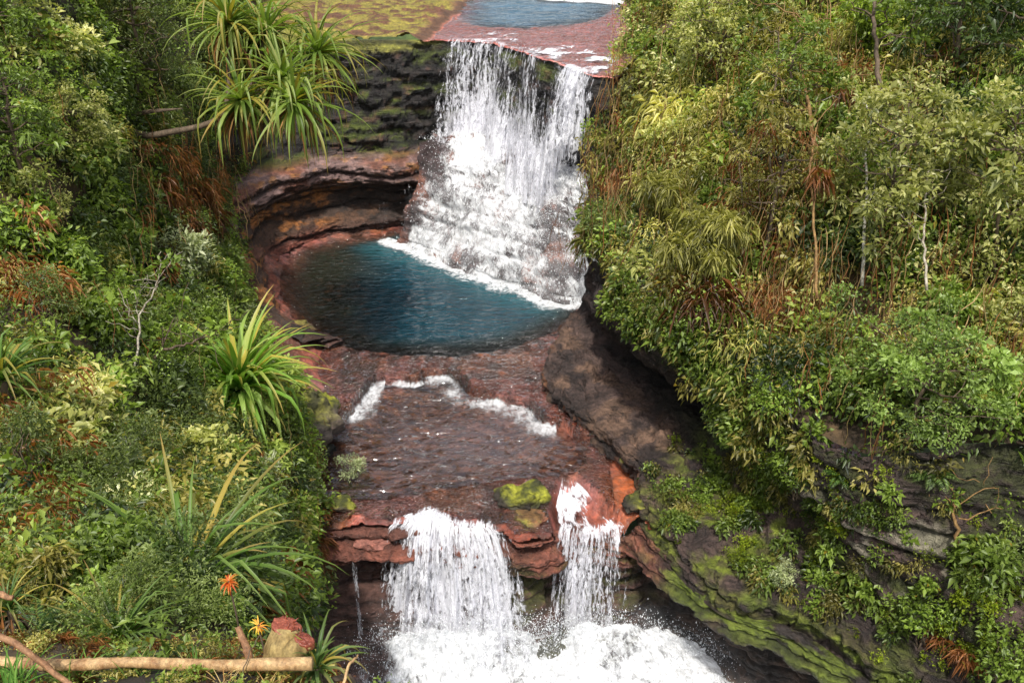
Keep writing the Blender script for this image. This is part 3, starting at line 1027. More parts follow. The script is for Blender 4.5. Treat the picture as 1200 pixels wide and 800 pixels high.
def curtain(lip, outdir, z1, densf, nlay=3, nu=240, nv=70, v0=(.5, .9, 1.35), seed=0, spread=0.0, fwd=0.06):
    """sheets of water leaving the lip with slightly different speeds; lip (k,3), outdir (2,)"""
    parts = []
    Lp = cr(np.asarray(lip, float), nu)
    for k in range(nlay):
        s = np.linspace(0, 1, nu)
        drop = (Lp[:, 2] - z1)
        tm = np.sqrt(2 * drop / 9.8)
        tau = np.concatenate([np.linspace(-.6, 0, 7)[:-1], np.linspace(0, 1, nv - 6)])[:, None] * tm[None, :]
        tpos = np.maximum(tau, 0)
        sp_ = v0[k] * (1 + .35 * vnoise(np.stack([s * 26, 0 * s + k * 7.3, 0 * s + seed], -1), seed + k))
        G = np.zeros((nv, nu, 3))
        cen_u = (s - .5)[None, :] * 2
        tdir = (Lp[-1, :2] - Lp[0, :2]) / np.linalg.norm(Lp[-1, :2] - Lp[0, :2])
        out = np.where(tau < 0, tau * 1.6, sp_[None, :] * tau) + fwd
        lat = spread * cen_u * tpos
        G[..., 0] = Lp[None, :, 0] + outdir[0] * out + tdir[0] * lat
        G[..., 1] = Lp[None, :, 1] + outdir[1] * out + tdir[1] * lat
        G[..., 2] = Lp[None, :, 2] + .06 + .018 * k - 4.9 * tpos ** 2
        wob = 0.10 * ss(0, .3, tpos / tm) * fbm(np.stack([np.tile(s * 40, (nv, 1)), G[..., 2] * .8, 0 * G[..., 2] + k * 5], -1), 1, 3, seed + 20 + k)
        G[..., 0] += outdir[0] * wob
        G[..., 1] += outdir[1] * wob
        f = (tpos / tm)[:, :1]
        pre = ss(-.6, -.02, (tau / tm)[:, :1])
        parts.append(flow_grid(G, '', None, pre * densf(s[None, :] + 0 * f, f + 0 * s[None, :], k), useed=seed * 13.1 + k * 37.7))
    return parts


def spray(pts_fn, n, size, seed):
    """a cloud of small water drops as tiny four-sided solids"""
    r = np.random.default_rng(seed)
    P = pts_fn(r, n)
    n = len(P)
    s = size * r.lognormal(0, .5, n)
    b = np.array([[1, 0, -.5], [-.5, .87, -.5], [-.5, -.87, -.5], [0, 0, 1.2]])
    rot = r.uniform(0, 6.28, n)
    c, s_ = np.cos(rot), np.sin(rot)
    V = np.zeros((n, 4, 3))
    V[..., 0] = b[None, :, 0] * c[:, None] - b[None, :, 1] * s_[:, None]
    V[..., 1] = b[None, :, 0] * s_[:, None] + b[None, :, 1] * c[:, None]
    V[..., 2] = b[None, :, 2] * r.uniform(.8, 2.0, n)[:, None]
    V = V * s[:, None, None] + P[:, None, :]
    f = np.array([[0, 2, 1], [0, 1, 3], [1, 2, 3], [2, 0, 3]])
    return V.reshape(-1, 3), (np.arange(n)[:, None, None] * 4 + f[None]).reshape(-1, 3)


m, nt, out_ = newmat('water_drops')
b_ = N(nt, 'ShaderNodeBsdfPrincipled', Roughness=.3)
b_.inputs['Base Color'].default_value = (.88, .9, .93, 1)
L(nt, b_.outputs[0], out_.inputs[0])
M_drop = m

# ---- upper waterfall
uf = empty('upper_waterfall', (*LIPU.mean(0), 0.0), 'broad white waterfall dropping off the upper cliff into the round teal pool', 'waterfall')
base = np.array(uf.location)
lip3 = cr(np.array([w3(p, 10.04) for p in LIPU]), 60)
lip3[:, :2] += np.array([[-.66, -.75]]) * (.22 * fbm(lip3, (1.1, 1.1, 0), 3, 159) - .05)[:, None]
OUTU = np.array([-0.66, -0.75])


def dens_u(s, f, k):
    P = np.stack([s * 11, 0 * s, 0 * s + k * 3.3], -1)
    col_ = fbm(P, 1.0, 3, 161 + k)
    d = 0.42 + 0.13 * col_ + .09 * f
    edge = ss(.0, .03, s) * (.40 + .60 * ss(.10, .17, s))
    gap = 1 - .55 * ss(.08, .10, s) * ss(.16, .13, s)
    d = d * edge * gap
    d += .16 * ss(.72, .8, s) * ss(1.0, .9, s)
    d += .06 * ss(.10, .0, f) * ss(.12, .2, s)
    d += .30 * ss(.50, .95, f) * ss(.1, .35, s) * ss(1.0, .7, s)
    d -= .9 * ss(.62, .95, f) * ss(.72, .85, s)
    return d - .05 * k


parts = curtain(lip3, OUTU, 3.4, dens_u, 3, 320, 90, (.5, .95, 1.4), 3, 0, .12)
bk = np.linspace(0, 1, 40)[:, None]
l_ = cr(lip3, 160)
G = np.zeros((40, 160, 3))
G[..., 0] = l_[None, :, 0] + .5 * 3.6 * bk
G[..., 1] = l_[None, :, 1] + .85 * 3.6 * bk
G[..., 2] = 10.10 + .04 * fbm(G, 2.5, 3, 158)
s_ = np.linspace(0, 1, 160)[None, :]
parts.append(flow_grid(G, '', None, (.52 * (1 - bk) ** .4 + .55 * fbm(G, (1.0, 1.6, 0), 4, 157)) * ss(0, .05, s_) * ss(1, .97, s_) * (.65 + .55 * ss(.35, .75, s_)), useed=17))
V, Fq, UV, D = join_parts(parts)
o = obj('falling_sheet', mesh_from('upper_falling_sheet', V - base, Fq, M_fall, None, True, UV, D), uf)
# rocks under the cascade
MD = [[(490, 150, 5.2), (540, 160, 5.2), (580, 166, 5.2), (620, 172, 5.3), (655, 182, 5.3), (694, 205, 5.3)],
      [(492, 186, 4.2), (538, 196, 4.2), (580, 200, 4.3), (620, 206, 4.4), (655, 214, 4.5), (694, 232, 4.4)],
      [(484, 238, 2.1), (530, 250, 2.2), (575, 258, 2.4), (622, 262, 2.7), (662, 272, 2.7), (700, 284, 2.6)],
      [(470, 272, .6), (520, 286, .7), (573, 302, .8), (628, 316, 1.0), (672, 325, 1.1), (706, 325, 1.0)],
      [(462, 287, -.1), (515, 304, -.1), (570, 325, -.1), (627, 346, -.1), (674, 357, -.1), (712, 345, -.1)],
      [(460, 300, -1), (514, 316, -1), (570, 336, -1), (627, 357, -1), (676, 368, -1), (716, 355, -1)]]
G = loft([[U(a, b, z=z) for a, b, z in r] for r in MD], 220, 130)
gn = gnormals(G)
if gn[60, 110, 1] > 0:
    gn = -gn
h_, _ = strata(G[..., 2], G, 43, .55)
lump = 0.45 * fbm(G, .55, 4, 171) + .15 * fbm(G, 2, 3, 172) + .3 * (h_ - .5)
GM = G + gn * lump[..., None]
f1 = fbm(GM, 1.0, 4, 173)
o = obj('cascade_rock', mesh_from('cascade_rock', GM.reshape(-1, 3), gridfaces(130, 220), M_wet, mix(np.array([0.05, .03, .03]), np.array([0.22, .09, .06]), ss(-.1, .6, f1)).reshape(-1, 3), True))
tag(o, 'wet red brown rock ledges under the foaming foot of the broad upper waterfall', 'rock')
parts = []
for k in range(3):
    Gk = GM + gn * (0.04 + .13 * k + .10 * np.clip(fbm(GM, 1.6, 3, 181 + k), -.3, 1) - .06 * lump)[..., None]
    Gk[..., 2] = Gk[..., 2] + .02
    s = np.linspace(0, 1, 220)[None, :] + np.zeros((130, 1))
    f = np.linspace(0, 1, 130)[:, None] + 0 * s
    d = .78 + .36 * fbm(GM, .8, 4, 191 + k) - .75 * np.clip(lump, 0, 1) * ss(.25, .45, f) - .14 * k
    d *= ss(0, .07, s) * (1 - .55 * ss(.86, .97, s) * ss(.5, .7, f))
    d -= .40 * ss(.62, .72, s) * ss(.45, .62, f) * ss(.9, .75, f) * ss(-.2, .3, fbm(GM, .9, 3, 195))
    d -= .25 * ss(.3, .05, s) * ss(.6, .2, f)
    parts.append(flow_grid(Gk[:118], '', None, d[:118], useed=50 + 23 * k))
V, Fq, UV, D = join_parts(parts)
obj('cascade', mesh_from('upper_cascade', V - base, Fq, M_foam, None, True, UV, D), uf)
# foam spreading over the pool
dirp = np.array([-0.62, -0.78])
foot = cr(np.array([w3(p, .035) for p in plan([(440, 280), (462, 288), (515, 304), (570, 325), (625, 345), (660, 356), (690, 358)], 0)]), 160)
ext = np.linspace(-.6, 2.6, 60)[:, None]
G = np.zeros((60, 160, 3))
G[..., 0] = foot[None, :, 0] + dirp[0] * ext
G[..., 1] = foot[None, :, 1] + dirp[1] * ext
G[..., 2] = .06 + .04 * fbm(G, 1.5, 3, 201)
wid = .9 + .8 * fbm(np.stack([foot[:, 0], foot[:, 1], 0 * foot[:, 0]], -1), .5, 3, 202)
d = 1.05 * ss(1.0, 0.0, ext / (wid[None, :] + .6)) ** .8 * ss(0, .08, np.linspace(0, 1, 160))[None, :]
v_, f_, uv_, d_ = flow_grid(G, '', None, d, useed=9)
uv_[:, 0] *= .8
obj('pool_foam', mesh_from('pool_foam', v_ - base, f_, M_foam, None, True, uv_, d_), uf)


def drops_up(r, n):
    i = (r.beta(1.6, 1.6, n) * 219).astype(int)
    j = (r.beta(1.4, 1.6, n) * 116).astype(int)
    return GM[j, i] + gn[j, i] * np.abs(r.normal(0, .28, n))[:, None] + r.normal(0, .06, (n, 3)) + np.array([0, 0, .05])


parts = []
for k in range(2):
    Gk = GM[20:118] + gn[20:118] * (.35 + .25 * k)
    s = np.linspace(0, 1, 220)[None, :]
    e = np.linspace(0, 1, 98)[:, None]
    parts.append(flow_grid(Gk, '', None, .14 * ss(0, .2, s) * ss(1, .8, s) * ss(0, .3, e) * ss(1, .7, e), useed=210 + 9 * k))
V, Fq, UV, D = join_parts(parts)
M_mist_first = V, Fq, UV, D
V, Fq = spray(drops_up, 9000, .013, 5)
obj('spray', mesh_from('upper_spray', V - base, Fq, M_drop), uf)

# trickles down the dark cliff beside the upper fall
for i, (px, z0, z1, w) in enumerate([(452, 2.2, -.05, .35), (478, 3.2, -.05, .4)]):
    a = U(px, 262, z=1.0)
    lip_ = [np.array([a[0] + dx * w, a[1] - .3 + .1 * dx, z0 + .05 * dx]) for dx in (-1, -.3, .3, 1)]
    p_ = curtain(lip_, np.array([.1, -1]), z1, lambda s, f, k: .34 * ss(0, .2, s) * ss(1, .8, s) + 0 * f, 1, 30, 30, (.2,), 60 + i)
    V, Fq, UV, D = join_parts(p_)
    o = obj('cliff_trickle', mesh_from('cliff_trickle', V, Fq, M_fall, None, True, UV, D))
    tag(o, ['thin trickle off the pool ledge, the one farther from the broad fall', 'thin trickle off the pool ledge, right beside the broad upper fall'][i], 'trickle', 'water trickles')

# ---- middle step: low riffles into the second pool
for i, (ids, lab, wide) in enumerate([((1, 2, 3), 'left arm of the low white water step, curling toward the mossy bank', 1.15), ((3, 4, 5), 'comb of thin trickles on the low step between the two white arms', .35), ((6, 7, 8, 9, 10, 11, 12), 'right arm of the low white water step across the red shelf', 1.35)]):
    line = STEP[ids[0] * 5:ids[-1] * 5 + 1]
    x0, y0 = line.min(0) - 2.2
    x1, y1 = line.max(0) + [.5, .6]
    X, Y = np.meshgrid(np.arange(x0, x1, .06), np.arange(y0, y1, .06))
    Pp = np.stack([X.ravel(), Y.ravel()], 1)
    P3_ = np.concatenate([Pp, np.zeros((len(Pp), 1))], 1)
    sdn = sdf(Pp, downstream)
    ds = line_dist(Pp, line) + .25 * fbm(P3_, 1.4, 4, 213 + i)
    nn_ = fbm(P3_, (1.6, 1.2, 1), 4, 217 + i)
    d = ss(wide * 1.25, .1, ds) * 1.05 + .55 * nn_ * ss(wide * 1.3, .3, ds) + .08
    d -= .3 * ss(.2, .0, np.abs(sdn))
    d *= ss(-.02, .08, sdn)
    zf = -.38 + .03 * nn_ * ss(wide, .2, ds) + .25 * ss(.10, -.02, sdn)
    V_ = np.concatenate([Pp, zf[:, None]], 1)
    f_ = keep(gridfaces(*X.shape), d > .05)
    o = obj('water_step', mesh_from('water_step', V_, f_, M_froth, None, True, Pp * np.array([1, 1.0]) + 7 * i, np.clip(d, 0, 1.2)))
    tag(o, lab, 'small cascade', 'low white water steps')

# ---- lower waterfalls
lf = empty('left_lower_waterfall', tuple(U(540, 617, z=-6)), 'wide white lower waterfall pouring over the red ledge left of the mossy boulder', 'waterfall')
lb = np.array(lf.location)
lipl = [U(a, b, z=-.46) for a, b in [(456, 613), (478, 612), (500, 606), (520, 610), (540, 616), (568, 618), (600, 622)]]


def dens_l(s, f, k):
    c_ = fbm(np.stack([s * 7, f * 1.2, 0 * s + k], -1), 1, 3, 221 + k)
    d = .50 + .26 * c_ + .16 * f
    d *= ss(0, .06, s) * ss(1, .95, s)
    d -= .26 * ss(.20, .08, s) * ss(.1, .3, f)
    d -= .16 * ss(.75, .95, s)
    d += .22 * ss(.15, .3, s) * ss(.65, .45, s)
    return d - .05 * k


parts = curtain(lipl, np.array([-.05, -1]), -5.0, dens_l, 3, 240, 80, (.35, .8, 1.35), 5, .95, .12)
# run-up water flowing over the ledge to the lip
lipb = [U(a, b, z=-.5) for a, b in [(478, 596), (492, 592), (506, 588), (522, 592), (540, 600), (565, 608), (592, 612)]]
G = loft([lipb, lipl], 120, 24, True)
G[..., 2] += .05 + .04 * fbm(G, 2, 3, 231)
e = np.linspace(0, 1, 24)[:, None]
s = np.linspace(0, 1, 120)[None, :]
parts.append(flow_grid(G, '', None, (.1 + .75 * e) * ss(0, .1, s) * ss(1, .8, s) * (.75 + .5 * ss(.6, .3, s)) + .15 * fbm(G, 1.5, 3, 232), useed=91))
V, Fq, UV, D = join_parts(parts)
obj('falling_sheet', mesh_from('lower_falling_sheet', V - lb, Fq, M_fall, None, True, UV, D), lf)

rf = empty('right_lower_waterfall', tuple(U(700, 626, z=-6)), 'narrow white lower waterfall fanning through the notch right of the mossy boulder', 'waterfall')
rb_ = np.array(rf.location)
ch = [[(658, 566, -.5), (664, 565, -.55), (670, 566, -.55), (676, 570, -.5)],
      [(652, 590, -.72), (664, 588, -.78), (680, 588, -.8), (697, 592, -.75)],
      [(648, 608, -.98), (668, 607, -1.02), (693, 607, -1.05), (722, 611, -1.0)],
      [(652, 624, -1.1), (676, 627, -1.25), (706, 628, -1.32), (740, 627, -1.15)]]
G = loft([[U(a, b, z=z) for a, b, z in r] for r in ch], 110, 60)
G[..., 2] += .24 + .16 * fbm(G, 1.6, 4, 241) * np.linspace(1, .3, 60)[:, None]
s = np.linspace(0, 1, 110)[None, :]
e = np.linspace(0, 1, 60)[:, None]
parts = [flow_grid(G, '', None, (.72 - .36 * ss(.4, .75, s) * ss(.25, .6, e)) * ss(0, .1, s) * ss(1, .9, s) * ss(0, .12, e) + .38 * fbm(G, 2.2, 4, 242), useed=31)]


def dens_r(s, f, k):
    c_ = fbm(np.stack([s * 6, f * 1.2, 0 * s + k], -1), 1, 3, 251 + k)
    d = .55 + .24 * c_ - .06 * f
    d *= ss(0, .08, s) * ss(1, .93, s)
    d -= .18 * ss(.55, 1.0, s)
    return d - .05 * k


parts += curtain(list(G[-1, ::12] + np.array([0, 0, -.04])), np.array([-.12, -1]), -5.0, dens_r, 3, 170, 80, (.3, .7, 1.1), 7, .3, .06)
V, Fq, UV, D = join_parts(parts)
obj('falling_sheet', mesh_from('notch_falling_sheet', V - rb_, Fq, M_fall, None, True, UV, D), rf)

# ---- churning white water below both falls
FM = [[(425, 745, -5.0), (480, 728, -3.5), (545, 722, -3.2), (610, 730, -3.6), (655, 725, -3.8), (712, 718, -3.5), (780, 733, -4.2), (850, 762, -5.5)],
      [(405, 775, -5.6), (470, 755, -4.3), (545, 750, -4.0), (610, 755, -4.4), (655, 750, -4.6), (715, 745, -4.3), (815, 760, -5.0), (905, 788, -5.8)],
      [(395, 810, -6.0), (465, 795, -5.0), (545, 790, -4.9), (610, 792, -5.1), (655, 790, -5.2), (720, 785, -5.1), (845, 792, -5.6), (945, 820, -6.0)],
      [(380, 860, -6.2), (460, 850, -5.8), (545, 845, -5.7), (610, 845, -5.8), (655, 845, -5.8), (725, 845, -5.8), (860, 846, -6.0), (975, 860, -6.3)],
      [(340, 1000, -6.3), (440, 1000, -6.3), (540, 1000, -6.3), (610, 1000, -6.3), (655, 1000, -6.3), (740, 1000, -6.3), (840, 1000, -6.3), (960, 960, -6.3)]]
parts = []
for k in range(3):
    G = loft([[U(a, b, z=z) for a, b, z in r] for r in FM], 220, 130)
    n_ = .42 * fbm(G, .7, 4, 261 + k) + .16 * fbm(G, 2.5, 4, 264 + k)
    G[..., 2] += n_ + .22 * k - .25
    G[..., 1] -= .4 * n_
    s = np.linspace(0, 1, 220)[None, :] + np.zeros((130, 1))
    e = np.linspace(0, 1, 130)[:, None] + 0 * s
    d = .92 + .42 * fbm(G, .9, 4, 271 + k) - .30 * k
    d *= ss(0, .14, s + .04 * fbm(G, 1, 3, 275)) * ss(1.0, .91, s + .03 * fbm(G, 1, 3, 276)) * ss(0, (.10, .2, .28)[k], e + .06 * fbm(G, 1.2, 3, 277 + k))
    d -= .25 * ss(.44, .48, s) * ss(.57, .53, s) * ss(.35, .1, e)
    parts.append(flow_grid(G, '', None, d, useed=130 + 19 * k))
V, Fq, UV, D = join_parts(parts)
o = obj('plunge_foam', mesh_from('plunge_foam', V, Fq, M_foam, None, True, UV, D))
tag(o, kind='structure')
G_pl = loft([[U(a, b, z=z) for a, b, z in r] for r in FM], 220, 130)


def drops_low(r, n):
    i = (r.beta(1.5, 1.5, n) * 219).astype(int)
    j = (r.beta(1.2, 2.2, n) * 100).astype(int)
    return G_pl[j, i] + np.stack([r.normal(0, .25, n), -np.abs(r.normal(0, .25, n)), np.abs(r.normal(0, .38, n)) + .05], -1)


V, Fq = spray(drops_low, 11000, .010, 6)
o = obj('plunge_spray', mesh_from('plunge_spray', V, Fq, M_drop))
tag(o, kind='stuff')
tag(o, 'cloud of fine white spray drops above the churning water at the falls foot', 'spray')
# soft mist hanging over the churning water
def mist_mat():
    m, nt, out = newmat('mist')
    fl = N(nt, 'ShaderNodeAttribute', _attribute_name='flow')
    de = N(nt, 'ShaderNodeAttribute', _attribute_name='dens')
    n = noise_node(nt, fl.outputs['Vector'], 1.1, 4, .6)
    k = nt.nodes.new('ShaderNodeMapRange')
    k.inputs['From Min'].default_value = .35
    k.inputs['From Max'].default_value = .75
    L(nt, n, k.inputs['Value'])
    al = math_node(nt, 'MULTIPLY', k.outputs[0], de.outputs['Fac'], True)
    d = N(nt, 'ShaderNodeBsdfDiffuse')
    d.inputs['Color'].default_value = (.93, .94, .97, 1)
    t = N(nt, 'ShaderNodeBsdfTransparent')
    mx = N(nt, 'ShaderNodeMixShader')
    L(nt, al, mx.inputs[0])
    L(nt, t.outputs[0], mx.inputs[1])
    L(nt, d.outputs[0], mx.inputs[2])
    L(nt, mx.outputs[0], out.inputs[0])
    return m


M_mist = mist_mat()
V, Fq, UV, D = M_mist_first
obj('mist', mesh_from('upper_mist', V - base, Fq, M_mist, None, True, UV, D), uf)
parts = []
for k in range(3):
    G = loft([[U(a, b, z=z) for a, b, z in r] for r in FM], 120, 60)
    G[..., 2] += .35 + .3 * k + .3 * fbm(G, .6, 3, 291 + k)
    s = np.linspace(-.02, 1.02, 120)[None, :]
    e = np.linspace(0, 1, 60)[:, None]
    c_ = (G - G[30:31, 60:61]) * np.array([1.12, 1, 1]) + G[30:31, 60:61]
    parts.append(flow_grid(c_, '', None, .04 * ss(0, .25, s) * ss(1, .75, s) * ss(0, .25, e) * ss(1, .8, e), useed=160 + 9 * k))
V, Fq, UV, D = join_parts(parts)
o = obj('spray_mist', mesh_from('spray_mist', V, Fq, M_mist, None, True, UV, D))
tag(o, 'thin white mist drifting over the churning foam below the lower falls', 'mist', kind='stuff')
# pool under the foam
obj('base_pool_water', mesh_from('base_pool_water', [(-12, 8, -6.45), (14, 8, -6.45), (14, 24, -6.45), (-12, 24, -6.45)], np.array([[0, 1, 2, 3]]), M_pool, np.tile([0.05, .05, .05], (4, 1)), dens=np.full(4, .8)))
tag(bpy.data.objects['base_pool_water'], kind='structure')

# thin side trickles on the left ledge
for i, (px, py0, w, lab) in enumerate([(416, 655, .13, 'single thin trickle falling off the red ledge left of the wide lower fall')]):
    a = U(px, py0, z=-1.55)
    lip_ = [np.array([a[0] + dx * w, a[1] - .12, a[2]]) for dx in (-1, -.3, .3, 1)]
    p_ = curtain(lip_, np.array([.0, -1]), -4.6, lambda s, f, k: (.40 + .1 * f) * ss(0, .3, s) * ss(1, .7, s), 2, 24, 40, (.15, .3), 80 + i)
    V, Fq, UV, D = join_parts(p_)
    o = obj('thin_trickle', mesh_from('thin_trickle', V, Fq, M_fall, None, True, UV, D))
    tag(o, lab, 'trickle', 'water trickles')

# far white water at the head of the upper pool
G = loft([[U(a, b, z=10.1) for a, b in r] for r in ([(630, 1), (660, 2), (700, 3), (735, 5)], [(620, -10), (660, -10), (700, -10), (740, -8)])], 40, 20, True)
G[..., 2] += .1 * fbm(G, .6, 3, 281)
v_, f_, uv_, d_ = flow_grid(G, '', None, .95 + 0 * G[..., 0], useed=3)
o = obj('far_riffle', mesh_from('far_riffle', v_, f_, M_foam, None, True, uv_, d_))
tag(o, 'white water at the far head of the upper pool above the falls', 'small cascade')
# ================================================================== vegetation: leaf clouds
def norm(v):
    return v / (np.linalg.norm(v, axis=-1, keepdims=True) + 1e-9)


def leaves(P, D, Nn, Ln, W, col, fold=.2, droop=.25):
    """folded two-triangle leaves -> verts, tris, cols"""
    n = len(P)
    Ln = np.broadcast_to(Ln, n)[:, None]
    W = np.broadcast_to(W, n)[:, None]
    D = norm(D)
    S = norm(np.cross(D, Nn))
    Nn = np.cross(S, D)
    mid = P + D * Ln * .45
    V = np.empty((n, 4, 3))
    V[:, 0] = P
    V[:, 1] = mid + S * W * .5 + Nn * W * fold
    V[:, 2] = P + D * Ln
    V[:, 2, 2] -= (Ln * droop)[:, 0]
    V[:, 3] = mid - S * W * .5 + Nn * W * fold
    f = np.array([[0, 1, 2], [0, 2, 3]])
    T = (np.arange(n)[:, None, None] * 4 + f[None]).reshape(-1, 3)
    return V.reshape(-1, 3), T, np.repeat(col, 4, 0)


def strips(P, D0, Ln, W, bend, col0, col1, segs=7, vfold=.35, kink=None, r=None):
    """long strap leaves bending under their own weight: P (n,3) base, D0 start direction, bend = total turn (radians)"""
    n = len(P)
    Ln = np.broadcast_to(Ln, n)
    W = np.broadcast_to(W, n)
    bend = np.broadcast_to(bend, n)
    D0 = norm(D0)
    hor = D0.copy()
    hor[:, 2] = 0
    hor = norm(hor)
    side = np.stack([-hor[:, 1], hor[:, 0], 0 * hor[:, 0]], 1)
    el0 = np.arcsin(np.clip(D0[:, 2], -1, 1))
    V = np.zeros((n, segs + 1, 3, 3))
    Cc = np.zeros((n, segs + 1, 3, 3))
    p = P.copy()
    for k in range(segs + 1):
        f = k / segs
        e = el0 - bend * f ** 1.6
        if kink is not None:
            e = e - kink * (f > .55)
        e = np.maximum(e, -1.5)
        d = hor * np.cos(e)[:, None] + np.array([[0, 0, 1.0]]) * np.sin(e)[:, None]
        up = np.cross(side, d)
        up = -up * np.sign(up[:, 2:3] + 1e-6) * -1
        w = W * (np.minimum(1, .55 + f * 2.5)) * (1 - f ** 2.2) + .002
        V[:, k, 0] = p + side * w[:, None] * .5 + up * (w * vfold)[:, None]
        V[:, k, 1] = p
        V[:, k, 2] = p - side * w[:, None] * .5 + up * (w * vfold)[:, None]
        c = col0 * (1 - f ** 2) + col1 * f ** 2
        Cc[:, k] = c[:, None, :]
        p = p + d * (Ln / segs)[:, None]
    a = np.arange(segs)[:, None] * 3 + np.array([0, 1])[None, :]
    a = a.ravel()
    q = np.stack([a, a + 1, a + 4, a + 3], 1)
    Fq = (np.arange(n)[:, None, None] * (segs + 1) * 3 + q[None]).reshape(-1, 4)
    return V.reshape(-1, 3), Fq, Cc.reshape(-1, 3)


def merge(parts):
    """[(V, faces, cols)] -> one"""
    V, Fd, Cc, off = [], {}, [], 0
    for v, f, c in parts:
        for ff in (f if isinstance(f, list) else [f]):
            Fd.setdefault(ff.shape[1], []).append(ff + off)
        V.append(v)
        Cc.append(c)
        off += len(v)
    return np.concatenate(V), [np.concatenate(x) for x in Fd.values()], np.concatenate(Cc)


def rdir(r, n, up=0.0):
    v = r.normal(size=(n, 3))
    v = norm(v)
    v[:, 2] += up
    return norm(v)


# kinds of foliage: leaf length, width, droop, colours (dark, mid, light), hang, leaves per square metre of clump
KIND = {
    'broad': dict(L=.17, W=.075, droop=.25, cols=[(.022, .045, .008), (.065, .12, .018), (.15, .22, .04)], hang=-.15, n=1.0),
    'pale': dict(L=.16, W=.065, droop=.2, cols=[(.05, .08, .02), (.16, .21, .06), (.34, .38, .17)], hang=0.0, n=1.0),
    'fine': dict(L=.10, W=.03, droop=.2, cols=[(.022, .042, .010), (.06, .10, .022), (.12, .18, .05)], hang=-.1, n=2.2),
    'bamboo': dict(L=.24, W=.035, droop=.45, cols=[(.05, .065, .014), (.15, .185, .045), (.30, .34, .12)], hang=-.7, n=1.5),
    'lush': dict(L=.13, W=.065, droop=.2, cols=[(.025, .052, .008), (.075, .14, .018), (.15, .25, .04)], hang=0.1, n=1.2),
    'dry': dict(L=.22, W=.03, droop=.5, cols=[(.045, .024, .008), (.115, .058, .018), (.20, .125, .045)], hang=-1.2, n=1.4),
    'olive': dict(L=.14, W=.05, droop=.3, cols=[(.04, .048, .010), (.115, .132, .028), (.23, .25, .07)], hang=-.4, n=1.5),
    'dark': dict(L=.13, W=.05, droop=.25, cols=[(.010, .022, .006), (.028, .055, .012), (.06, .10, .025)], hang=-.2, n=1.6),
    'grey': dict(L=.12, W=.045, droop=.1, cols=[(.05, .08, .04), (.14, .20, .10), (.30, .37, .22)], hang=0.1, n=1.8),
    'moss': dict(L=.07, W=.045, droop=.1, cols=[(.05, .08, .006), (.11, .18, .012), (.20, .30, .02)], hang=0.3, n=2.6),
}


def leaf_cloud(cen, rad, nrm_, kind, r, per_m2=130, lscale=1.0, tint=None, lump=True, clv=.2):
    """leaves over the outer shell of clumps. cen (n,3), rad (n,), nrm_ (n,3) outward direction of the clump"""
    k = KIND[kind]
    cnt = np.maximum(12, (per_m2 * k['n'] * rad ** 2 * 3.2 / lscale ** 2)).astype(int)
    idx = np.repeat(np.arange(len(cen)), cnt)
    n = len(idx)
    d = norm(r.normal(size=(n, 3)) + nrm_[idx] * .9)
    rr = rad[idx] * (1 - .75 * r.random(n) ** 1.8)
    sq = np.array([1, 1, .85])
    lumpf = 1 + .35 * vnoise(d * 2.2 + idx[:, None] * 3.1, 5)
    P = cen[idx] + d * (rr * lumpf)[:, None] * sq
    # twigs: pull leaves into little sprays
    cell = np.floor(P / (.26 * lscale) + r.random(3)) + .5
    jit = vnoise(cell * 7.77, 3)
    P = P + (cell * (.26 * lscale) - P) * .35
    D = d * .7 + rdir(r, n) * .8
    D[:, 2] += k['hang']
    Nn = rdir(r, n, .9) + d * .3
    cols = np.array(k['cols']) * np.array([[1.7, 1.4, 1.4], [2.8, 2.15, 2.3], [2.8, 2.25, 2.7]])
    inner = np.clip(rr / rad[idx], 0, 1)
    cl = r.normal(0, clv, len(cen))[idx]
    f = np.clip(.25 + .55 * inner ** 2 + .28 * d[:, 2] + .22 * jit + cl + r.normal(0, .16, n), 0, 2) * 1.0  # shade inside clumps and light on their tops put into leaf colour
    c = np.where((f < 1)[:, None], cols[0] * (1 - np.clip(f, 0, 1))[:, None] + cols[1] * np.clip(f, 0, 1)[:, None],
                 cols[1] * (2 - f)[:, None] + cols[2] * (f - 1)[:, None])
    if tint is not None:
        c = c * np.asarray(tint)
    yel = (r.random(n) < .012)[:, None]
    c = np.where(yel, np.array([.30, .22, .03]) * (.5 + f[:, None] * .4), c)
    c = np.minimum(c, .8)
    s = r.lognormal(0, .28, n) * np.exp(r.normal(0, .28, len(cen)))[idx].clip(.6, 1.6)
    return leaves(P, D, Nn, k['L'] * s * lscale, k['W'] * s * lscale, c, .2, k['droop'])


def wander(a, b, r, n=8, wig=.12):
    f = np.linspace(0, 1, n)[:, None]
    Lg = np.linalg.norm(b - a)
    P = a * (1 - f) + b * f
    off = np.cumsum(r.normal(0, wig * Lg / n, (n, 3)), 0)
    off -= f * off[-1]
    return P + off


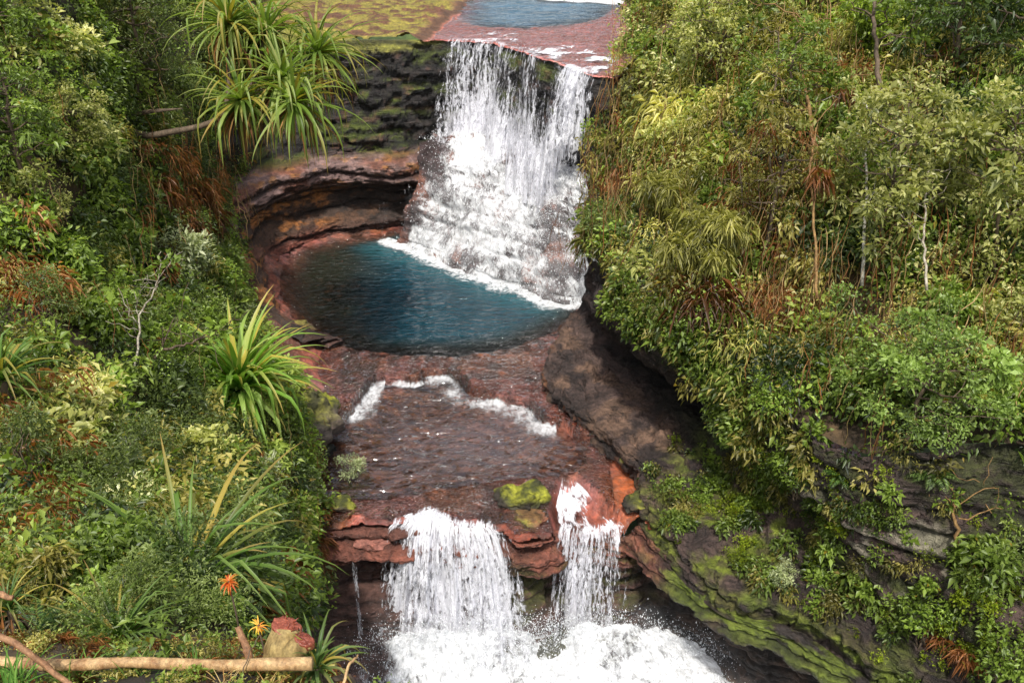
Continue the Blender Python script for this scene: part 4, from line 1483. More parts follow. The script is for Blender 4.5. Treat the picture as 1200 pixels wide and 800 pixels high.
# ------------------------------------------------------------------ plant prototypes (local space, base at the origin)
def shrub_proto(seed, kind, R_=1.0, h=1.0, nclump=9, lscale=1.0, per=130, tint=None, mat=None):
    r = np.random.default_rng(seed)
    d = rdir(r, nclump, .35)
    cen = d * np.array([R_, R_, h * .75]) * r.uniform(.45, .8, nclump)[:, None] + np.array([0, 0, h * .9])
    rad = R_ * r.uniform(.30, .52, nclump)
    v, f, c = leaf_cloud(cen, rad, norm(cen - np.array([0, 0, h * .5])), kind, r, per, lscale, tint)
    crown = mesh_from('crown', v, f, mat or M_leaf, c)
    paths = []
    for k in range(nclump):
        b = np.array([r.normal(0, .08), r.normal(0, .08), -.7])
        paths.append((wander(b, cen[k], r, 8, .35), np.linspace(.035, .008, 8) * R_ ** .5))
    v, f, _ = tubes(paths, 5)
    stem = mesh_from('stem', v, f, M_bark, smooth=True)
    return [('stem', stem), ('crown', crown)]


def tree_proto(seed, kind, H=6.0, R_=2.0, nclump=22, lscale=1.0, per=110, bark=None, trunk_r=.12, lean=(.0, .0), low=.45, tint=None, flat=1.0):
    r = np.random.default_rng(seed)
    topp = np.array([lean[0] * H, lean[1] * H, H * .92])
    tr = wander(np.array([0, 0, -.8]), topp, r, 14, .16)
    paths = [(tr, np.linspace(trunk_r, trunk_r * .25, 14))]
    cen, rad = [], []
    for k in range(nclump):
        hgt = low + (1.02 - low) * (k + .5) / nclump
        b = tr[min(13, int(hgt * 13))]
        prof = math.sin(math.pi * min(1, .18 + .8 * (hgt - low) / (1.02 - low))) ** .7
        a = k * 2.4 + r.normal(0, .4)
        out = R_ * prof * r.uniform(.45, 1.0)
        e = b + np.array([math.cos(a) * out, math.sin(a) * out, out * .25 * flat + r.normal(0, .15)])
        w_ = wander(b, e, r, 7, .3)
        paths.append((w_, np.linspace(trunk_r * .38, .012, 7)))
        for q in range(2):
            e2 = e + r.normal(0, .28 * R_, 3) * np.array([1, 1, .6])
            paths.append((wander(w_[4], e2, r, 5, .25), np.linspace(trunk_r * .18, .008, 5)))
            cen.append(e2)
            rad.append(R_ * r.uniform(.15, .26))
        cen.append(e)
        rad.append(R_ * r.uniform(.2, .32))
    cen, rad = np.array(cen), np.array(rad)
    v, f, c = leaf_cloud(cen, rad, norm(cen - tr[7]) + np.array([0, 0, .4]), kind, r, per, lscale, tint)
    crown = mesh_from('crown', v, f, M_leaf, c)
    v, f, _ = tubes(paths[:1], 8)
    trunk = mesh_from('trunk', v, f, bark or M_bark, smooth=True)
    v, f, _ = tubes(paths[1:], 5)
    limb = mesh_from('limbs', v, f, bark or M_bark, smooth=True)
    return [('trunk', trunk), ('limbs', limb), ('crown', crown)]


def rosette(r, top, axis, n, Ln, W, up0=1.35, up1=-.35, green=((.05, .13, .02), (.12, .25, .045), (.24, .34, .09)), tip=(.20, .24, .05)):
    """pandanus head: strap leaves around a growing tip"""
    f = (np.arange(n) + .5) / n
    az = np.arange(n) * 2.39996 + r.normal(0, .15, n)
    el = up0 + (up1 - up0) * f ** .8 + r.normal(0, .22, n)
    D = np.stack([np.cos(az) * np.cos(el), np.sin(az) * np.cos(el), np.sin(el)], 1)
    D = norm(D + np.asarray(axis) * .5 * np.ones((n, 1)))
    g = np.array(green)
    k = np.clip(r.normal(1.0, .45, n), 0, 1.99)
    c0 = np.where((k < 1)[:, None], g[0] * (1 - k)[:, None] + g[1] * k[:, None], g[1] * (2 - k)[:, None] + g[2] * (k - 1)[:, None])
    old = (r.random(n) < .12)[:, None]
    c0 = np.where(old, np.array([.42, .34, .06]), c0)
    c1 = c0 * .4 + np.array(tip) * .6
    c1 = np.where((r.random(n) < .25)[:, None], np.array([.40, .26, .08]), c1)
    l_ = Ln * r.uniform(.5, 1.15, n) * (.75 + .25 * np.sin(np.pi * f))
    bend = r.uniform(.5, 1.7, n) + .5 * f
    kink = np.where(r.random(n) < .4, r.uniform(.4, 1.3, n), 0)
    return strips(top + D * .04, D, l_, W * r.uniform(.8, 1.15, n), bend, c0, c1, 9, .3, kink)


def dead_skirt(r, top, n, Ln, W):
    az = r.uniform(0, 6.28, n)
    el = r.uniform(-1.2, -.3, n)
    D = np.stack([np.cos(az) * np.cos(el), np.sin(az) * np.cos(el), np.sin(el)], 1)
    g = np.array([[.22, .10, .03], [.34, .19, .07], [.13, .06, .025]])[r.integers(0, 3, n)]
    return strips(top - np.array([0, 0, .12]) + D * .08, D, Ln * r.uniform(.4, .9, n), W * r.uniform(.35, .8, n), r.uniform(.8, 1.4, n), g, g * .8, 6, .5, r.uniform(0, .8, n))


def pandanus_proto(seed, n=80, Ln=1.9, W=.075, trunk=((0, 0, -.6), (0, 0, .5)), heads=None, tr=.09, skirt=14, up=(1.4, -.3), green=None):
    r = np.random.default_rng(seed)
    heads = heads or [(trunk[-1], (0, 0, 1))]
    kw = dict(green=green) if green else {}
    a = [rosette(r, np.array(h_, float), ax, n, Ln, W, up[0], up[1], **kw) for h_, ax in heads]
    v, f, c = merge(a)
    parts = [('leaf_rosette', mesh_from('leaf_rosette', v, f, M_gloss, c, True))]
    if skirt:
        v, f, c = merge([dead_skirt(r, np.array(h_, float), skirt, Ln, W) for h_, ax in heads])
        parts.append(('dead_leaves', mesh_from('dead_leaves', v, f, M_dry, c, True)))
    T_ = np.array(trunk, float)
    main = cr(T_, 14) if len(T_) > 2 else wander(T_[0], T_[1], r, 8, .1)
    paths = [(main, np.linspace(tr * 1.2, tr * .8, len(main)))]
    for h_, ax in heads:
        h_ = np.array(h_, float)
        i = np.argmin(np.linalg.norm(main - h_, axis=1))
        if np.linalg.norm(main[i] - h_) > .3:
            b = main[max(0, i - 2)]
            m_ = (b + h_) / 2 - np.array([0, 0, .22 * np.linalg.norm(h_ - b)])
            paths.append((cr(np.array([b, m_, h_]), 9), np.linspace(tr * .9, tr * .7, 9)))
    # prop roots
    for k in range(5):
        a_ = k * 1.3
        paths.append((np.array([T_[0] * .4 + T_[-1] * .6, T_[0] * .6 + T_[-1] * .4 + np.array([math.cos(a_) * .2, math.sin(a_) * .2, 0]), T_[0] + np.array([math.cos(a_) * .3, math.sin(a_) * .3, -.2])]), [.02, .022, .025]))
    v, f, _ = tubes(paths, 7)
    parts.append(('trunk', mesh_from('trunk', v, f, M_bark, smooth=True)))
    return parts


def fern_proto(seed, n=16, Ln=.9, green=((.03, .08, .01), (.08, .17, .02), (.15, .25, .05)), dry=False):
    r = np.random.default_rng(seed)
    parts = []
    for k in range(n):
        az = k * 2.4 + r.normal(0, .2)
        el0 = r.uniform(.5, 1.3)
        L_ = Ln * r.uniform(.7, 1.1)
        m = 22
        f = np.linspace(0, 1, m)
        e = el0 - 1.7 * f ** 1.3
        st = np.stack([np.cos(az) * np.cos(e), np.sin(az) * np.cos(e), np.sin(e)], 1)
        P = np.cumsum(st * L_ / m, 0)
        S = np.array([-math.sin(az), math.cos(az), 0])
        ll = L_ * .24 * np.sin(np.pi * (.12 + .88 * f) ** .7).clip(.05)
        for sgn in (-1, 1):
            D = S[None] * sgn + st * .5
            c = np.array(green)[r.integers(0, 3, m)] * r.uniform(.7, 1.2, (m, 1))
            parts.append(leaves(P, D, np.cross(st, S[None] * sgn) * sgn + np.array([0, 0, .6]), ll, ll * .22, c, .1, .3))
    v, f, c = merge(parts)
    return [('fronds', mesh_from('fronds', v, f, M_leaf, c))]


def bamboo_proto(seed, n=16, H=4.0, spread=1.2, kind='bamboo', tint=None, lscale=1.0):
    """arching thin culms with drooping narrow leaves"""
    r = np.random.default_rng(seed)
    paths, cen, rad = [], [], []
    for k in range(n):
        az = r.uniform(0, 6.28)
        b = np.array([r.normal(0, .15), r.normal(0, .15), -.6])
        hh = H * r.uniform(.6, 1.05)
        o = np.array([math.cos(az), math.sin(az), 0]) * spread * r.uniform(.3, 1.1)
        P = cr(np.array([b, b * .5 + o * .15 + [0, 0, hh * .5], o * .55 + [0, 0, hh * .9], o * 1.15 + [0, 0, hh * .85]]), 14)
        paths.append((P, np.linspace(.018, .005, 14)))
        for q in range(4, 14):
            cen.append(P[q] + r.normal(0, .08, 3))
            rad.append(r.uniform(.16, .34) * spread ** .5)
    cen, rad = np.array(cen), np.array(rad)
    v, f, c = leaf_cloud(cen, rad, np.tile([0, 0, -.2], (len(cen), 1)), kind, r, 120, lscale, tint)
    cr_ = mesh_from('leaf_sprays', v, f, M_leaf, c)
    v, f, _ = tubes(paths, 5)
    return [('culms', mesh_from('culms', v, f, M_palebark, smooth=True)), ('leaf_sprays', cr_)]


def place(name, parts, loc, rz=0, sc=1.0, label=None, cat=None, group=None, tilt=(0, 0)):
    """one plant: an empty at its base with its parts as children; meshes are shared between copies"""
    e = empty(name, tuple(loc), label, cat, group)
    e.rotation_euler = (tilt[0], tilt[1], rz)
    e.scale = (sc, sc, sc) if np.isscalar(sc) else sc
    for nm, me in parts:
        o = bpy.data.objects.new(nm, me)
        C.objects.link(o)
        o.parent = e
    return e


# ------------------------------------------------------------------ ground to grow on
def bvh(G):
    nv, nu = G.shape[:2]
    return BVHTree.FromPolygons([tuple(x) for x in G.reshape(-1, 3)], [tuple(int(a) for a in f) for f in gridfaces(nv, nu)])


BV = {'l': bvh(G_left), 'r': bvh(G_right), 'w': bvh(G_wall[::4, ::4])}


def ground(px, py, which):
    """point of a hillside seen at a photo pixel"""
    d = Vector(ray(px, py))
    best = None
    for w_ in which:
        h_ = BV[w_].ray_cast(Vector((0, 0, CAMZ)), d.normalized())
        if h_[0] is not None and (best is None or h_[3] < best[3]):
            best = h_
    return best


def sample_sheet(G, n, r, keepf=None):
    """area-uniform random points on a grid sheet with outward (camera-side) normals"""
    A, B, Cc, D = G[:-1, :-1], G[:-1, 1:], G[1:, 1:], G[1:, :-1]
    ar = np.linalg.norm(np.cross(B - A, D - A), axis=-1)
    px, py, dep = proj((A + Cc) / 2)
    vis = (px > -120) & (px < 1330) & (py > -170) & (py < 920)
    wgt = ar * vis
    if keepf is not None:
        wgt = wgt * keepf(px, py)
    w_ = (wgt / wgt.sum()).ravel()
    i = r.choice(len(w_), n, p=w_)
    jj, ii = np.unravel_index(i, ar.shape)
    u, v = r.random(n)[:, None], r.random(n)[:, None]
    P = (A[jj, ii] * (1 - u) + B[jj, ii] * u) * (1 - v) + (D[jj, ii] * (1 - u) + Cc[jj, ii] * u) * v
    nn = np.cross(B - A, D - A)[jj, ii]
    nn = norm(nn)
    toc = np.array([0, 0, CAMZ]) - P
    s = np.sign((nn * toc).sum(1))
    return P, nn * s[:, None], wgt.sum()
# ================================================================== undergrowth covering the two hillsides (uncountable ground cover)
def gauss(px, py, cx, cy, rx, ry):
    return np.exp(-((px - cx) / rx) ** 2 - ((py - cy) / ry) ** 2)


def cover(name, G, n, r, pick, rad_rng, per, lsc, label, keepf=None, off=.5, tint=None):
    P, nn, area = sample_sheet(G, n, r, keepf)
    px, py, dep = proj(P)
    kinds = pick(px, py, r, P)
    parts = []
    near = np.where(dep < 9, 0, np.where(dep < 15, 1, 2))
    for k, b_ in [(k, b_) for k in np.unique(kinds) for b_ in (0, 1, 2)]:
        m_ = (kinds == k) & (near == b_)
        if not m_.any():
            continue
        ls_ = lsc * (.34, .62, 1.0)[b_]
        rad = (.6, .9, 1.1)[b_] * np.where((px > 600) & (px < 760) & (py < 330), .6, 1.0)[m_] * r.uniform(*rad_rng, m_.sum()) * (.8 if k in ('moss',) else 1)
        out_ = norm(nn[m_] + np.array([0, 0, .7]))
        cen = P[m_] + out_ * (rad * off)[:, None]
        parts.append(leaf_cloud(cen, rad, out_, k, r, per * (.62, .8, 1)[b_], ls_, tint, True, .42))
    v, f, c = merge(parts)
    o = obj(name, mesh_from(name, v, f, M_leaf, c))
    tag(o, label, 'undergrowth', kind='stuff')
    return o


def pick_right(px, py, r, P):
    sc = {
        'olive': .55 + 1.3 * gauss(px, py, 740, 190, 60, 130) + .6 * gauss(px, py, 860, 330, 120, 120),
        'broad': .6 + .9 * gauss(px, py, 1120, 100, 90, 120),
        'lush': .45 + .7 * gauss(px, py, 930, 500, 140, 60) + .5 * gauss(px, py, 830, 330, 90, 90),
        'bamboo': .25 + 1.2 * gauss(px, py, 800, 260, 70, 110) + 1.0 * gauss(px, py, 1000, 60, 80, 80),
        'pale': .42 + .7 * gauss(px, py, 820, 60, 110, 70) + 1.1 * gauss(px, py, 1150, 250, 70, 100) + .8 * gauss(px, py, 1020, 110, 60, 30),
        'dry': .28 + 1.3 * gauss(px, py, 940, 350, 60, 160) + .9 * gauss(px, py, 760, 220, 40, 60) + .7 * gauss(px, py, 1090, 330, 70, 90) + 1.0 * gauss(px, py, 740, 380, 30, 40),
        'dark': .5 + 1.4 * gauss(px, py, 1140, 60, 80, 70) + 1.2 * gauss(px, py, 1060, 220, 60, 60) + 1.0 * gauss(px, py, 900, 120, 40, 60) + .8 * gauss(px, py, 1000, 480, 70, 50),
    }
    ks = list(sc)
    W_ = np.stack([sc[k] for k in ks], 1)
    W_ = W_ * np.exp(1.6 * np.stack([vnoise(P * .45 + 31 * i, 300 + i) for i in range(len(ks))], 1))
    W_ = W_ ** 1.6
    W_ /= W_.sum(1, keepdims=True)
    c_ = np.cumsum(W_, 1)
    return np.array(ks)[(r.random(len(px))[:, None] > c_).sum(1).clip(0, len(ks) - 1)]


def pick_left(px, py, r, P):
    sc = {
        'fine': .5 + 1.2 * gauss(px, py, 180, 80, 90, 90) + 1.2 * gauss(px, py, 170, 540, 90, 90) + .8 * gauss(px, py, 120, 650, 120, 80),
        'broad': .55 + .8 * gauss(px, py, 60, 200, 90, 120) + .5 * gauss(px, py, 130, 300, 100, 50),
        'pale': .12 + 1.0 * gauss(px, py, 60, 100, 80, 80) + .5 * gauss(px, py, 60, 250, 60, 60) + .9 * gauss(px, py, 90, 500, 60, 50),
        'lush': .5 + .6 * gauss(px, py, 200, 420, 100, 70) + .6 * gauss(px, py, 100, 680, 120, 70),
        'dry': .14 + 1.5 * gauss(px, py, 200, 215, 70, 50) + .9 * gauss(px, py, 20, 330, 50, 60) + .4 * gauss(px, py, 60, 640, 100, 100) + .5 * gauss(px, py, 380, 640, 60, 50),
        'dark': .5 + .9 * gauss(px, py, 150, 200, 120, 50) + .7 * gauss(px, py, 220, 650, 40, 70) + .6 * gauss(px, py, 30, 560, 50, 50),
        'olive': .25 + .5 * gauss(px, py, 100, 620, 150, 100),
    }
    ks = list(sc)
    W_ = np.stack([sc[k] for k in ks], 1)
    W_ = W_ * np.exp(1.4 * np.stack([vnoise(P * .6 + 31 * i, 320 + i) for i in range(len(ks))], 1))
    W_ = W_ ** 1.5
    W_ /= W_.sum(1, keepdims=True)
    c_ = np.cumsum(W_, 1)
    return np.array(ks)[(r.random(len(px))[:, None] > c_).sum(1).clip(0, len(ks) - 1)]


r_ = np.random.default_rng(5)
cover('hillside_undergrowth', G_right[:95], 1700, r_, pick_right, (.35, 1.2), 82, 1.1, 'dense tangle of leafy shrubs and dry vines covering the right gorge slope', lambda px, py: 1.0 - ss(770, 740, px) * ss(70, 50, py), .5)
cover('bank_undergrowth', G_left[5:, :147], 3000, r_, pick_left, (.3, .8), 105, 1.0, 'dense mixed green undergrowth covering the left bank slope', lambda px, py: np.where(py > 600, 3.2, 1.0) * np.where(py > 800, .5, 1) * (1 - .97 * gauss(px, py, 345, 760, 75, 55)) * (1 - .96 * ss(735, 760, py) * (px < 400)) * np.where(py < -60, .5, 1), .3)


# vines and dead stems hanging over the right slope, bare stems under the left trees
def hanging(name, G, n, r, wgt, lens, label, rad=.014):
    P, nn, _ = sample_sheet(G, n, r, wgt)
    paths, cols = [], []
    for p, q in zip(P, nn):
        Lh = r.uniform(*lens)
        o_ = norm(q + np.array([0, 0, .2])) * r.uniform(1.0, 1.8)
        a = p + o_ + np.array([0, 0, Lh * .4])
        b = a + np.array([r.normal(0, .12 * Lh), r.normal(0, .12 * Lh), -Lh])
        paths.append((wander(a, b, r, 9, .3), np.interp(np.arange(9), [0, 2, 6, 8], [.1, 1, .9, .15]) * rad * r.uniform(.5, 1.4)))
        cols.append(np.array([[.34, .15, .05], [.2, .09, .035], [.5, .34, .16], [.28, .2, .08]])[r.integers(0, 4)] * r.uniform(.7, 1.3))
    v, f, i = tubes(paths, 4)
    o = obj(name, mesh_from(name, v, f, M_dry, np.array(cols)[i]))
    return tag(o, label, 'vines', kind='stuff')


hanging('hanging_vines', G_right[:80], 1100, r_, lambda px, py: .15 + 1.4 * gauss(px, py, 940, 350, 70, 170) + 1.0 * gauss(px, py, 1080, 300, 70, 120) + .6 * gauss(px, py, 760, 230, 50, 80) + .6 * gauss(px, py, 1190, 450, 40, 60), (.8, 3.2), 'thin brown vines and dead stems hanging down the right gorge slope')
hanging('bare_stems', G_left[45:130, :140], 200, r_, lambda px, py: .12 + 2.0 * gauss(px, py, 190, 220, 70, 60) + .5 * gauss(px, py, 60, 320, 60, 70) + .1 * gauss(px, py, 100, 640, 100, 80), (.6, 2.2), 'brown bare stems tangled under the trees of the left bank', .008)


# moss, creepers and small plants on the right-hand ledges and along the top of the rock wall
def pick_ledge(px, py, r, P):
    v = vnoise(P * 1.1, 350) + r.normal(0, .35, len(px))
    return np.where(v < -.1, 'moss', np.where(v < .35, 'lush', np.where(v < .6, 'broad', 'olive')))


def ledge_w(px, py):
    w = 1.2 * gauss(px, py, 800, 590, 40, 35) + 1.4 * gauss(px, py, 860, 600, 55, 45) + 1.0 * gauss(px, py, 830, 545, 40, 30) + 1.0 * gauss(px, py, 930, 660, 60, 35) + .9 * gauss(px, py, 1000, 700, 50, 40)
    w += 1.3 * gauss(px, py, 900, 560, 60, 35) + 1.1 * gauss(px, py, 990, 590, 60, 25) + 1.6 * gauss(px, py, 1140, 720, 80, 70) + .5 * gauss(px, py, 900, 700, 60, 25) + .8 * gauss(px, py, 1040, 640, 30, 40)
    return np.clip(w * (.55 + .9 * vnoise(np.stack([px / 26, py / 26, 0 * px], -1), 351)), 0, None) + 1e-4


cover('ledge_undergrowth', G_wall[40:, 150:], 430, r_, pick_ledge, (.14, .36), 230, .72, 'moss, creepers and small green plants covering the ledges of the right rock wall', ledge_w, .2)


def pick_top(px, py, r, P):
    v = vnoise(P * .7, 352) + r.normal(0, .3, len(px))
    return np.where(v < -.2, 'lush', np.where(v < .15, 'broad', np.where(v < .5, 'olive', 'dark')))


cover('overhang_undergrowth', G_wall[200:, 95:], 230, r_, pick_top, (.25, .55), 110, .95, 'leafy plants spilling over the top of the right rock wall', lambda px, py: ss(660, 740, px) * (1 - .88 * ss(870, 940, px)) + 1e-4, .4)

cover('rail_litter', G_left[4:45, :140], 900, r_, lambda px, py, r, P: np.where(r.random(len(px)) < .35, 'dry', np.where(r.random(len(px)) < .5, 'broad', 'olive')), (.10, .2), 170, .5, 'dead leaves and low weeds on the ground around the wooden rail', lambda px, py: ss(735, 755, py) * (px < 440) * (1 - .9 * gauss(px, py, 335, 750, 40, 40)) + 1e-5, -.25)
# ================================================================== single plants
DN = Vector((0, 0, 1))
proto = {
    'broad1': shrub_proto(1, 'broad', 1, 1, 10), 'broad2': shrub_proto(2, 'broad', 1.1, .8, 9, 1.15),
    'pale1': shrub_proto(3, 'pale', 1, 1, 11), 'pale2': shrub_proto(4, 'pale', 1.1, 1.3, 12, .9),
    'fine1': shrub_proto(5, 'fine', 1, 1, 12), 'fine2': shrub_proto(6, 'fine', 1, 1.4, 12),
    'lush1': shrub_proto(7, 'lush', 1, 1, 10), 'lush2': shrub_proto(8, 'lush', 1.1, .8, 10, .9),
    'olive1': shrub_proto(9, 'olive', 1, 1, 10), 'grey1': shrub_proto(10, 'grey', 1, 1, 12),
    'dark1': shrub_proto(11, 'dark', 1, 1.2, 11), 'dry1': shrub_proto(12, 'dry', .9, .9, 9),
    'bam1': bamboo_proto(13, 16, 3.6, 1.3), 'bam2': bamboo_proto(14, 14, 3.0, 1.1, 'lush', (1.25, 1.15, 1)),
    'tree_pale': tree_proto(15, 'pale', 5.0, 1.8, 20, .9, 150, M_bark, .07, (.05, .05)),
    'tree_broad': tree_proto(16, 'broad', 6, 2.1, 18, 1.0, 110, M_bark, .13, (-.06, .02)),
    'tree_fine': tree_proto(17, 'fine', 6, 2.4, 22, 1.0, 100, M_bark, .14, (.06, -.04), .35),
    'tree_olive': tree_proto(18, 'olive', 6.5, 1.6, 15, 1.0, 110, M_bark, .10, (.03, .0), .4),
    'tree_round': tree_proto(19, 'lush', 3.4, 1.75, 20, .75, 150, M_bark, .09, (-.06, -.12), .4, (1.0, .98, 1.5)),
    'tree_dark': tree_proto(20, 'dark', 6, 2.0, 18, 1.1, 110, M_bark, .13, (.02, .0), .3),
    'fern': fern_proto(21), 'fern_pale': fern_proto(22, 14, 1.0, ((.06, .11, .02), (.15, .24, .05), (.24, .34, .10))),
    'moss_tuft': shrub_proto(23, 'moss', .8, .25, 9, .8),
}


def plant(name, key, px, py, which, sc, label, cat, group=None, rz=None, sink=0.0, lean=(0, 0)):
    h_ = ground(px, py, which)
    if h_ is None:
        print('NO GROUND', label, px, py)
        return None
    p = np.array(h_[0])
    p[2] -= sink
    global _k
    _k += 1
    return place(name, proto[key], p, (rz if rz is not None else _k * 2.1), sc, label, cat, group, lean)


_k = 0
GR, GL = 'shrubs and trees on the right gorge slope', 'shrubs and trees on the left bank'
# name, prototype, px, py (base of the plant), ground, scale, label, category
SL = (-.25, -.28)
for a in [
    ('round_tree', 'tree_round', 1056, 528, 'r', .98, 'rounded light green tree bulging out over the dark rock wall at right', 'tree'),
    ('pale_trunk_tree', 'tree_pale', 1012, 322, 'r', 1.12, 'tree with a speckled whitish trunk and pale leaves, centre of the right slope', 'tree'),
    ('feathery_bamboo', 'bam1', 820, 372, 'r', .95, 'bright green feathery bamboo clump on the slope just right of the teal pool', 'bamboo'),
    ('feathery_bamboo', 'bam1', 786, 300, 'r', .85, 'yellow green drooping bamboo clump facing the upper waterfall', 'bamboo'),
    ('feathery_bamboo', 'bam2', 1010, 100, 'r', 1.0, 'fresh green bamboo tuft under the top edge, above the pale leaved tree', 'bamboo'),
    ('pale_tree', 'tree_pale', 838, 130, 'r', 1.0, 'pale green leafy tree crowning the slope at upper middle, right of the broad fall', 'tree'),
    ('pale_tree', 'tree_pale', 1160, 330, 'r', 1.05, 'silvery pale leaved tree by the right edge, above the rounded light green tree', 'tree'),
    ('broadleaf_tree', 'tree_broad', 905, 210, 'r', .8, 'mid green broadleaf tree beside the half bare twisted tree', 'tree'),
    ('olive_tree', 'tree_olive', 888, 330, 'r', .9, 'slender olive tree draped in brown vines, middle of the right slope', 'tree'),
    ('dark_tree', 'tree_dark', 1110, 130, 'r', .95, 'dark shaded tree at the upper right, in front of deep shadow', 'tree'),
    ('dark_tree', 'tree_dark', 1180, 150, 'r', 1.0, 'dark narrow leaved tree in the upper right corner', 'tree'),
    ('broadleaf_tree', 'tree_broad', 1190, 250, 'r', .75, 'leafy pale green tree crown cut by the right edge near the top', 'tree'),
    ('leafy_shrub', 'pale1', 735, 130, 'r', 1.0, 'pale shrub on the brown bank at the right end of the upper waterfall lip', 'shrub'),
    ('leafy_shrub', 'olive1', 720, 215, 'r', 1.1, 'yellow olive shrub hanging along the right side of the broad fall', 'shrub'),
    ('leafy_shrub', 'fine1', 716, 285, 'r', 1.0, 'dark feathery shrub low beside the foot of the upper fall', 'shrub'),
    ('leafy_shrub', 'lush1', 760, 80, 'r', 1.0, 'fresh green shrub at the top of the slope next to the upper pool bank', 'shrub'),
    ('leafy_shrub', 'pale2', 785, 210, 'r', 1.1, 'light green shrub in the middle of the yellow brown patch of slope', 'shrub'),
    ('leafy_shrub', 'broad1', 850, 260, 'r', 1.0, 'leafy shrub between two bamboo clumps and the vine draped tree', 'shrub'),
    ('leafy_shrub', 'lush2', 752, 345, 'rw', .8, 'bright leafy shrub on the edge of the overhang by the pool outlet', 'shrub'),
    ('leafy_shrub', 'lush1', 800, 405, 'rw', .7, 'small lush shrub hanging over the dark cave mouth', 'shrub'),
    ('leafy_shrub', 'broad2', 862, 425, 'r', .9, 'spreading shrub above the rock wall, right of the cave mouth', 'shrub'),
    ('leafy_shrub', 'lush2', 905, 480, 'rw', .85, 'low lush shrub at the top of the rock wall, left of the rounded tree', 'shrub'),
    ('leafy_shrub', 'olive1', 960, 440, 'r', .9, 'olive shrub tucked just left of the rounded light green tree', 'shrub'),
    ('leafy_shrub', 'dark1', 975, 330, 'r', .9, 'dark shrub in the vine hung hollow left of the whitish trunk', 'shrub'),
    ('leafy_shrub', 'pale1', 1060, 215, 'r', .9, 'pale shrub just right of the whitish speckled trunk', 'shrub'),
    ('leafy_shrub', 'broad1', 1110, 400, 'r', .95, 'green shrub right above the rounded light green tree', 'shrub'),
    ('leafy_shrub', 'pale2', 1172, 420, 'r', .9, 'pale green shrub at the right edge halfway down the slope', 'shrub'),
    ('leafy_shrub', 'fine2', 1165, 500, 'rw', .7, 'loose shrub with hanging brown roots above the bare wall at the right edge', 'shrub'),
    ('leafy_shrub', 'lush1', 935, 570, 'w', .55, 'small fresh shrub clinging to the rock wall beside the pale lichen patch', 'shrub'),
    ('leafy_shrub', 'lush2', 1035, 615, 'w', .55, 'bright green shrub growing out of a crack in the rock wall under the rounded tree', 'shrub'),
    ('leafy_shrub', 'grey1', 915, 685, 'w', .42, 'small blue grey shrub on the mossy ledge', 'shrub'),
    ('leafy_shrub', 'lush1', 1085, 740, 'w', .8, 'glossy green shrub at the bottom right, on the ledge lip', 'shrub'),
    ('leafy_shrub', 'broad1', 1140, 700, 'w', .9, 'tall leafy shrub in the lower right under the hanging creeper', 'shrub'),
    ('leafy_shrub', 'lush2', 1175, 780, 'w', 1.0, 'wide lush shrub in the bottom right corner', 'shrub'),
    ('leafy_shrub', 'fine1', 1185, 680, 'w', .8, 'feathery shrub against the right edge, above the corner shrub', 'shrub'),
    ('leafy_shrub', 'dry1', 1110, 780, 'w', .7, 'brown dried bush among the green shrubs at the bottom right', 'shrub'),
    ('fern_clump', 'fern', 985, 560, 'w', .7, 'fern clump at the foot of the rounded light green tree', 'fern'),
    ('fern_clump', 'fern', 850, 520, 'w', .6, 'small fern on the wall right of the cave', 'fern'),
    ('fern_clump', 'fern_pale', 1095, 560, 'rw', .8, 'pale fern drooping at the top of the bare wall, right of the rounded tree', 'fern'),
]:
    plant(a[0], *a[1:], GR)
